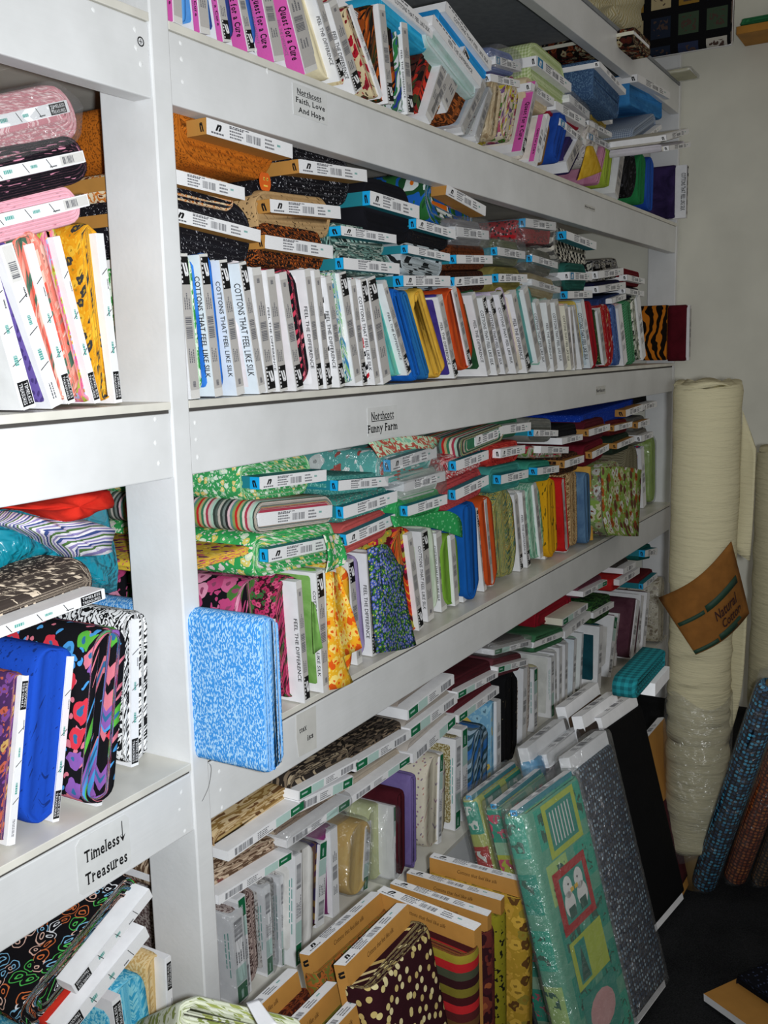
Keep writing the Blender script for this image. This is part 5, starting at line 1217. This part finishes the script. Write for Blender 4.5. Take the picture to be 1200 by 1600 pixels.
# white-ended bolts at the back of the group
lean((868, 1105), (920, 1068), .03, DB, 'W', 'w', ('mottle', '3a2c20', '4c3a2c', 10), 'white-ended tan-carded bolt, rearmost of the three white ends beside the shelf edge', ft=(.008, .008))
lean((893, 1120), (948, 1082), .03, DB, 'W', 'w', ('mottle', '2c2420', '3c322c', 10), 'white-ended tan-carded bolt, middle of the three white ends beside the shelf edge', ft=(.006, .006))
lean((923, 1122), (978, 1085), .032, DB, 'W', 'w', '08080a', 'solid black bolt with white end leaning nearest the batting roll', ft=(.008, .012), k=.6)
lean((808, 1170), (865, 1125), .03, DB, 'W', 'w', ('mottle', '4f8fb8', '6aa8cc', 10), 'light blue bolt with white end leaning behind the duck-panel bolts', ft=(.008, .012), wrap=True)
lean((838, 1180), (894, 1135), .03, DB, 'W', 'w', ('mottle', '4a4448', '5c5458', 10), 'grey bolt with white end in plastic, between light blue and navy netted bolts', ft=(.006, .012), wrap=True)
lean((872, 1185), (930, 1143), .03, DB, 'W', 'w', ('dots', '0a1424', ('8fa8b8', '5a7890', '27405c', '1c3048'), 85, .30, .30), 'navy bolt covered in rows of pale dots, white end in shiny plastic', ft=(.012, .012), wrap=True, k=.7, L=.207)
lean((994, 1162), (1028, 1122), .02, (0, -.26, -.96), 'K', 'w', ('mottle', '3a1418', '4a1c20', 10), 'narrow brown-carded bolt behind the black bolt beside the batting roll', ft=(.004, .004), L=.235, p=.20)
# teal check bolt lying across the tops beside the roll
A, B = solveW((994, 1074), (1040, 1022), .28)
tk = bolt(A, B - A, (.1, 1, .0), float(np.linalg.norm(B - A)), .012, (.004, .004), (.016, .022), p=.0, fp=.0, L=.085, board=None, lab=None, pat=('check', '12545c', '1f8088', .018), layers=4)
tag(tk, 'dark teal checked bolt lying level between the lowest face board and batting roll', 'fabric bolt', LEAN)
mesh('board', boxv(.13, .030, -.012, .275, .062, .03), BOXF, WHITE, tk)
# duck panel prints in shiny plastic
PANEL = ('grid', ('2a9a80', 'b8c040', '2a9a80', 'b03028', '8ab8a0', '2a8a78'), 'b0b860', .115, 'd8dcd4')
PANEL2 = ('grid', ('2a9a80', '8ab8a0', 'b8c040', '2a9a80'), '9ac0a0', .11, 'd0506a')
lean((728, 1243), (797, 1192), .016, DB, 'C', 'w', PANEL, 'yellow-green panel-print bolt in plastic, leftmost of the three with blue cards', ft=(.022, .012), p=.010, wrap=True, cap='C', k=.7)
lean((766, 1256), (836, 1202), .016, DB, 'C', 'w', PANEL2, 'green panel-print bolt in plastic, middle of the three with blue cards', ft=(.022, .012), p=.010, wrap=True, cap='C', k=.7)
dk = lean((797, 1266), (882, 1205), .016, DB, 'C', 'w', ('grid', ('2a9a80', 'b8c040', '1f8a74', '9ab870', '2a9a80'), '5a9a80', .118, '2c5a48'), 'large panel-print bolt with red-framed pair of white birds, in plastic', ft=(.026, .016), p=.010, wrap=True, cap='C', k=.62)
# the printed panel with two white birds, and its neighbours, on the front face of the bolt
Pd = Print(); W_ = .235; DUCK = paper('white_print', 'd8d8d4'); DKG = paper('dark_green_print', '2c5a4c'); YL = paper('yellow_print2', 'd8b048'); RDP = paper('red_print', 'a82420'); TEP = paper('teal_print', '2a8a78'); LIMP = paper('lime_print', 'a8b844'); PKP = paper('pink_print', 'c89a98')
def ell(P, cx, cy, rx, ry, m, n=14):
    k = len(P.V); P.V += [(cx + rx * math.cos(i * 6.283 / n), cy + ry * math.sin(i * 6.283 / n), -P.z) for i in range(n)]
    P.F.append(tuple(k + i for i in range(n))); P.I.append(P.mi(m))
Pd.quad(.055, .195, .195, .345, RDP); Pd.quad(.06, .365, .20, .48, LIMP); Pd.quad(.07, .035, .21, .165, LIMP); Pd.quad(.06, .50, .205, .625, TEP); Pd.layer()
Pd.quad(.075, .215, .178, .325, TEP); Pd.quad(.085, .05, .195, .15, TEP); Pd.quad(.075, .375, .12, .47, TEP); ell(Pd, .132, .56, .055, .045, PKP); Pd.layer()
for cx, s in ((.102, 1), (.150, -1)):
    ell(Pd, cx, .245, .018, .026, DUCK); ell(Pd, cx - s * .003, .285, .022, .030, DUCK)
Pd.layer()
for cx, s in ((.102, 1), (.150, -1)):
    Pd.quad(cx + s * .008, .252, cx + s * .022, .262, YL); ell(Pd, cx + s * .004, .240, .003, .003, BLACK, 8); Pd.quad(cx - .014, .292, cx + .014, .318, DKG)
for i in range(7): Pd.quad(.095 + i * .013, .06, .099 + i * .013, .14, DUCK)
k = len(Pd.V); Pd.V += [(.098, .385, -Pd.z), (.115, .465, -Pd.z), (.080, .465, -Pd.z)]; Pd.F.append((k, k + 1, k + 2)); Pd.I.append(Pd.mi(DKG))
o = obj_from('printed_panel', Pd.mesh('printed_panel'), dk)
o.matrix_local = Matrix(((1, 0, 0, -.012), (0, 0, -1, .0345), (0, .88, 0, -.016), (0, 0, 0, 1)))
# brown-carded group turned to face along the shelves
DC = (0, -.17, -.98)
lean((678, 1333), (826, 1373), .020, DC, 'K', 'n', ('floral', 'a8862c', ('c8a040', '5a3c1c', '8a7a30', 'b89038'), 34, .44), 'brown-carded gold leaf-printed bolt, rearmost of four in a rank', ft=(.03, .012), side='K', cap=None)
lean((642, 1358), (788, 1400), .020, DC, 'K', 'n', ('speck', '8a8220', '1a1a10', 34, .60), 'brown-carded olive yellow bolt with black marks, second from rear of four', ft=(.016, .014), side='K')
lean((618, 1374), (768, 1424), .020, DC, 'K', 'n', ('floral', '2c0f16', ('5a2420', '3c141c', '6a3024'), 24, .46, '8a4a2c'), 'brown-carded dark maroon paisley bolt, third from rear of four', ft=(.016, .018), side='K')
lean((600, 1385), (752, 1444), .024, DC, 'K', 'n', ('stripe', ('5a1418', '7a7020', '8a7c28', 'a01c20', '3c4030', '2c1014', '6a6020', '3c1014', 'a82024', '4a1c1c', '5a3c20', '401418'), .21, 1), 'brown-carded bolt of maroon, olive and red stripes, nearest of four', ft=(.006, .045), side='K', layers=6)
# two brown-carded bolts facing the aisle, and three more in front
lean((468, 1490), (580, 1394), .022, (0, -.2, -.98), 'K', 'n', ('camo', ('8a4a20', '6a6a2c', 'a05a28', '4a3a1c'), 30), 'brown-carded rust and olive bolt leaning against the purple gold-banded bolt', ft=(.006, .012), side='K', cap='K', L=.242)
lean((522, 1508), (620, 1412), .024, (0, -.2, -.98), 'K', 'n', ('dots', '2c0c14', ('c8b87c', 'b8a468', 'd0c494'), 44, .26), 'brown-carded maroon bolt scattered with cream rings', ft=(.006, .05), side='K', cap='K', layers=6, L=.222)
def three(bpx, pat, label, z=-1.03, **k):
    B = onZ(*bpx, z); A = B + np.array([-.235, .0, 0]); return lean(None, None, .022, (0, -.2, -.98), 'K', 'n', pat, label, at=(A, B), side='K', ft=(.006, .022), **k)
three((450, 1514), ('speck', '7a3a1c', '3a1810', 50, .5), 'brown-carded russet bolt in the front rank, closest to the shelf')
three((511, 1534), ('speck', '7a7a30', '4a4a1c', 50, .5), 'brown-carded olive fleck bolt, centre of the front rank', z=-1.045)
three((562, 1545), ('floral', '8a8420', ('6a6c20', '2c2c18', 'a09a34'), 22, .42), 'brown-carded mustard bolt with dark sunbursts, outermost of the front rank', z=-1.05, wrap=False)
A, B = onZ(292, 1612, -.88), onZ(470, 1652, -.95)
lf = bolt(A, B - A, (.72, -.1, -.68), np.linalg.norm(B - A), .004, (.02, .004), (.05, .004), p=.0, fp=.0, L=.62, board=None, lab=None, pat=('floral', 'c8ccb8', ('d4d8c4', '98a058', 'd0d4c0', '7c8848'), 42, .40, '8a9450'), layers=5, k=.9, bulge=.04)
tag(lf, 'cream bolt with green leaf sprigs in front of the middle post at the bottom', 'fabric bolt', LEAN)
solid_cloth('loose_end', [[tuple(onZ(u, v, -.845)) for u, v in r_] for r_ in [[(385, 1568), (396, 1564), (404, 1562)], [(395, 1587), (410, 1582), (416, 1580)], [(410, 1614), (425, 1608), (434, 1602)]]], WHITE, lf)
# dark bolt lying on the carpet at the lower right
A = onZ(1100, 1552, FLOOR + .03); B = onZ(1150, 1588, FLOOR + .03); Uf = (B - A) / np.linalg.norm(B - A)
fb = bolt(A, Uf, np.cross(Uf, (0, 0, 1)) * -1, .24, .020, (-.01, .004), (.03, .004), p=.10, L=.62, board='K', lab=None, pat=('dots', '0d0e16', ('3a4460',), 60, .14), k=.8)
tag(fb, 'dark navy bolt with tan card lying flat on the carpet, lower right', 'fabric bolt', 'fabric bolts on the carpet')

# ================================================================== batting rolls, card wrapper and cloth tubes
def lathe(name, rings, mat, parent, n=40, seed=1, rough=0.0, cap=True, ripple=0.0, rip_n=18):
    """rings: (centre xyz, radius); soft irregular tube"""
    R = random.Random(seed); V, F, U = [], [], []; s = 0
    for k, (c, r) in enumerate(rings):
        ph = R.uniform(0, 6.28)
        if k: s += (Vector(c) - Vector(rings[k - 1][0])).length
        for i in range(n):
            a = i * 6.28318 / n; w = r * (1 + rough * math.sin(2 * a + ph) + rough * .6 * math.sin(5 * a + ph * 2)); zz = ripple * math.sin(3 * a + ph)
            V.append((c[0] + w * math.cos(a), c[1] + w * math.sin(a), c[2] + zz)); U.append((i / n * r * 6.283, s))
    m = len(rings)
    for k in range(m - 1):
        for i in range(n):
            j = (i + 1) % n; F.append((k * n + i, k * n + j, (k + 1) * n + j, (k + 1) * n + i))
    if cap: F += [tuple(range(n - 1, -1, -1)), tuple((m - 1) * n + i for i in range(n))]
    return mesh(name, V, F, mat, parent, smooth=True, uvs=U)
BAT = NT('cream_batting', 1.0, .05); BAT.b.inputs['Base Color'].default_value = rgb('bfb797')
_v = BAT.coords(kind='obj', rnd=False); _m = BAT.n('ShaderNodeMapping'); BAT.l(_v, _m.inputs[0]); _m.inputs['Scale'].default_value = (3, 3, 26)
BAT.bump(BAT.noise(_m.outputs[0], 3.0, 4, .6).outputs['Fac'], .55, .012)
RX, RY, RR = 1.62, -.505, .094
def roll(x, y, r, ztop, name, label, seed, bunch=True, lean_=(0, 0)):
    root = empty(name, Matrix.Translation((x, y, FLOOR))); R = random.Random(seed)
    H = ztop - FLOOR; rings = []
    def C(h): return (lean_[0] * h, lean_[1] * h, h)
    h = .14
    zs = []
    while h < H:
        f = h / H
        if bunch and f < .62:
            zs.append((h, r * (.93 + .06 * R.random()))); h += R.uniform(.010, .022)
        else:
            zs.append((h, r * (1.0 + .008 * R.uniform(-1, 1)))); h += .05
    zs.append((H, r))
    rings = [(C(a), b) for a, b in zs]
    lathe('batting', rings, BAT.m, root, 44, seed, .012, True, .006)
    # wound end: a raggedly rising rim inside the top
    top = [(C(H - .002), r * .99), (C(H + .010), r * .93), (C(H + .004), r * .80), (C(H + .014), r * .68), (C(H + .002), r * .52), (C(H - .01), r * .3)]
    lathe('wound_end', top, BAT.m, root, 40, seed + 1, .03, True, .008)
    lathe('core_tube', [(C(.0), r * .42), (C(.15), r * .42)], paper('brown_tube', '6a5636'), root, 24, 3)
    tag(root, label, 'batting roll', 'batting rolls standing at the end of the shelving'); return root
zt = onX(1116, 603, RX)[2]
ba = roll(RX, RY, RR, zt, 'batting_roll', 'tall cream batting roll with a brown card sleeve, standing beside the shelf end', 11)
bc = roll(2.05, onX(1173, 900, 2.05)[1] - .128, .122, onX(1195, 705, 2.05)[2], 'batting_roll', 'second cream batting roll cut off by the picture edge, behind the dotted tubes', 12, False)
lathe('plastic_wrap', [((0, 0, .12), RR * .9), ((0, 0, .16), RR * 1.04), ((0, 0, .34), RR * 1.05), ((0, 0, .52), RR * 1.05), ((0, 0, .62), RR * 1.03)], PLASTIC, ba, 40, 9, .03, False, .02)
def oncyl(u, v, r):
    d = ray(u, v); o = CAM - np.array([RX, RY, 0]); a = d[0] ** 2 + d[1] ** 2; b = 2 * (o[0] * d[0] + o[1] * d[1]); c = o[0] ** 2 + o[1] ** 2 - r * r
    disc = b * b - 4 * a * c
    s = (-b - math.sqrt(disc)) / (2 * a) if disc > 0 else -b / (2 * a)
    return CAM + d * s
# brown card wrapper, curved round the roll, with green bands and lettering
TL, TR_, BR_, BL_ = (1030, 934), (1142, 846), (1170, 958), (1087, 1023)
def cardpt(s, t):
    top = np.array(TL) * (1 - s) + np.array(TR_) * s + np.array([6, 14]) * math.sin(math.pi * s) * .8
    bot = np.array(BL_) * (1 - s) + np.array(BR_) * s + np.array([4, 10]) * math.sin(math.pi * s) * .8
    q = top * (1 - t) + bot * t; return q
rad = lambda s: RR + .013 + .012 * max(0, .25 - s) * 4
CARDB = plain('brown_corrugated_card', '7a4f22', .85, .15, .12, 30)
grid = [[tuple(oncyl(*cardpt(s / 8, t / 5), rad(s / 8))) for s in range(9)] for t in range(6)]
cs = empty('card_sleeve', Matrix.Translation(grid[0][0])); tag(cs, 'curved brown card sleeve with green bands and lettering, wrapped round the batting roll', 'card sleeve')
o = solid_cloth('card', grid, CARDB, cs, .003, 1)
def strip(s0, s1, t0, t1, m, name):
    g = [[tuple(oncyl(*cardpt(s0 + (s1 - s0) * a / 6, t0 + (t1 - t0) * b), rad(s0 + (s1 - s0) * a / 6) + .003)) for a in range(7)] for b in (0, 1)]
    solid_cloth(name, g, m, cs, .0008, 0)
GB = paper('dark_green_print3', '1f3a2c')
strip(.02, .40, .46, .52, GB, 'printed_band'); strip(.43, .95, .42, .52, GB, 'printed_band'); strip(.0, .42, .93, .99, GB, 'printed_band'); strip(.45, 1.0, .90, .99, GB, 'printed_band')
RB = paper('dark_red_lettering', '2c0f0a'); V, F = [], []
for s_, t0, h, a, b in (('Natural', .72, .14, .50, .88), ('Cotton', .87, .12, .56, .90)):
    gv, gf = text_verts(s_, .02, .2); w = max(x for x, y in gv); n = len(V)
    V += [tuple(oncyl(*cardpt(a + x / w * (b - a), t0 - y * h), rad(.6) + .0042)) for x, y in gv]; F += [tuple(i + n for i in f) for f in gf]
o = mesh('lettering', V, F, RB); o.parent = cs; o.matrix_parent_inverse = cs.matrix_world.inverted()
# loose flap of batting at the roll's right side
fl_ = [[(1160, 640), (1172, 672), (1182, 702)], [(1158, 720), (1170, 740), (1180, 760)], [(1152, 800), (1164, 815), (1176, 830)], [(1147, 858), (1158, 868), (1170, 876)]]
solid_cloth('loose_end', [[tuple(onX(u, v, 1.66 + .01 * math.sin(j * 2 + i))) for j, (u, v) in enumerate(r_)] for i, r_ in enumerate(fl_)], BAT.m, ba, .006)
fl_ = [[(1135, 905), (1155, 930), (1168, 958)], [(1130, 1000), (1150, 1010), (1165, 1015)], [(1122, 1080), (1142, 1095), (1160, 1090)], [(1118, 1140), (1128, 1150), (1140, 1145)]]
solid_cloth('loose_end', [[tuple(onX(u, v, 1.67 + .01 * math.sin(j * 2 + i))) for j, (u, v) in enumerate(r_)] for i, r_ in enumerate(fl_)], BAT.m, ba, .006)
TUBE_D = []
def tube(base, top, ztop_y, r, pat, label, plastic_=False):
    B = onZ(*base, FLOOR); d = ray(*top); s = (ztop_y - CAM[1]) / d[1]; T = CAM + d * s
    TUBE_D.append(T - B); T = B + TUBE_D[0]
    ax = Vector(T - B).normalized(); M = frame(B + np.array([0, 0, r * .5]), ax.orthogonal(), ax)
    root = empty('fabric_tube', M); L = (T - B); L = float(np.linalg.norm(L))
    lathe('cloth', [((0, 0, .0), r * .7), ((0, 0, .008), r * .93), ((0, 0, .02), r), ((0, 0, L * .5), r * 1.03), ((0, 0, L - .02), r), ((0, 0, L - .005), r * .8)], fab(pat), root, 28, 5, .02)
    lathe('core_tube', [((0, 0, L - .01), r * .45), ((0, 0, L + .004), r * .45)], paper('brown_tube', '6a5636'), root, 20)
    lathe('plastic_wrap', [((0, 0, -.006), r * .3), ((0, 0, -.004), r * .9), ((0, 0, .02), r * 1.08), ((0, 0, L * .4), r * 1.10), ((0, 0, L * .8), r * 1.08), ((0, 0, L + .03), r * 1.1)], PLASTIC, root, 28, 6, .05, False, .01)
    if plastic_: mesh('price_tag', boxv(-.02, -r * 1.2, L - .09, .02, -r * 1.12, L - .03), BOXF, WHITE, root)
    tag(root, label, 'fabric tube', 'dotted cloth tubes leaning by the batting rolls'); return root
tube((1098, 1391), (1206, 1078), -.745, .036, ('dots', '0a0d14', ('3a8cb0', '2c6c94', '1a3c58', '4aa0c4'), 78, .36, .25), 'slim black tube of cloth with rows of blue dots, leftmost of the leaning tubes', True)
tube((1147, 1380), (1222, 1120), -.78, .034, ('dots', '4a1c08', ('a0522c', '8a3c14', 'b8682c'), 80, .36, .25), 'slim copper-brown dotted tube of cloth between two darker tubes')
tube((1186, 1384), (1250, 1140), -.86, .028, ('dots', '1c140a', ('5a4020', '7a5428'), 80, .34, .25), 'slim dark brown dotted tube of cloth right of the copper tube')
tube((1226, 1398), (1272, 1160), -.93, .026, ('dots', '0c100c', ('26301c', '1c2818'), 80, .34, .25), 'near-black tube of cloth at the picture edge, beyond the brown dotted tube')

# ================================================================== on the highest shelf and the far wall's shelf
pw = bolt((3.03, -.25, Z0 + .066), (0, 0, 1), (.0, 1, 0), .24, .02, (.0, .004), (.014, .014), p=.0, fp=.0, L=.66, board='W', lab=None, pat=('grid', ('b0aca4', '2c4a6a', '6a2024', 'a89a78', '28304a', '3a4a3a', '8a6a2c', '1c2434'), '0c0c10', .112, '4a3a34'), k=.9)
tag(pw, 'black patchwork-printed bolt of small pictures jutting from the highest shelf', 'fabric bolt', 'fabric on the highest shelf')
heap('batting_bundle', [(878, -60), (1000, -60), (1018, 4), (1006, 42), (986, 62), (966, 44), (944, 30), (916, 10), (890, -8)], ('stripe', ('b8b090', 'cfc8a8', 'a8a080', 'd4ccb0', 'b0a070'), .035, 0), 0, 'folded cream batting bulging over the edge of the highest shelf', 'batting', .03, .4, 8, None, .012, Z0 + .004)
dr = bolt(onY(990, 48, -.06), (1, .0, .0), (.0, 1, 0), .20, .012, (.0, .02), (.02, .03), p=.0, fp=.0, L=.5, board='M', lab=None, pat=('floral', '17100e', ('7a3a20', 'a89a78', '4a1c18', '8a8068'), 36, .4), layers=5)
tag(dr, 'dark floral folded bolt with pale centre below the patchwork-printed bolt', 'fabric bolt', 'fabric on the highest shelf')
pk_ = bolt((3.04, -.085, Z0 + .006), (1, 0, 0), (0, 1, 0), .15, .006, (.0, .0), (.004, .004), p=.0, fp=.0, L=.3, board='M', lab=None, pat='c8c4a4', layers=2, wrap=True, name='cloth_packet')
tag(pk_, 'small cream cloth packet in clear plastic under the patchwork-printed bolt', 'cloth packet', 'fabric on the highest shelf')
WOOD = plain('orange_pine', 'b07a2c', .6, .3, .12, 12)
zw = onX(1172, 38, 3.085)[2]
ws = box('wall_shelf', 3.085, -1.25, zw - .03, XE + .048, -.255, zw + .0, WOOD, None, .002)
tag(ws, 'orange pine shelf fixed to the far wall, holding green and mauve cloth', 'wall shelf')
for i, (y0, y1, z0, z1, pat, lab_) in enumerate([(-1.2, -.27, .002, .030, ('mottle', '2a6a44', '3a8456', 10), 'dark green folded cloth lying directly on the orange pine wall shelf'),
     (-.66, -.38, .031, .13, ('mottle', '6a5a6a', '7c6c7c', 10), 'mauve grey folded cloth stacked on green cloth, far wall shelf'), (-1.0, -.69, .031, .12, ('floral', '4a4028', ('8a7a44', '6a5a34', 'a89454'), 30, .4), 'olive gold printed cloth stacked beside the mauve cloth, far wall shelf')]):
    M = frame((3.09, y1 - .0, zw + (z0 + z1) / 2), (0, -1, 0), (1, 0, 0)); r = empty('folded_cloth', M)
    fabric_mesh('cloth', (y1 - y0) / 2, (z1 - z0) / 2, (y1 - y0) / 2, 0, .0, .17, (y1 - y0) / 2 * .9, .003, fab(pat), r, 900 + i, 5, .7, .01)
    tag(r, lab_, 'cloth', 'folded cloth on the far wall shelf')
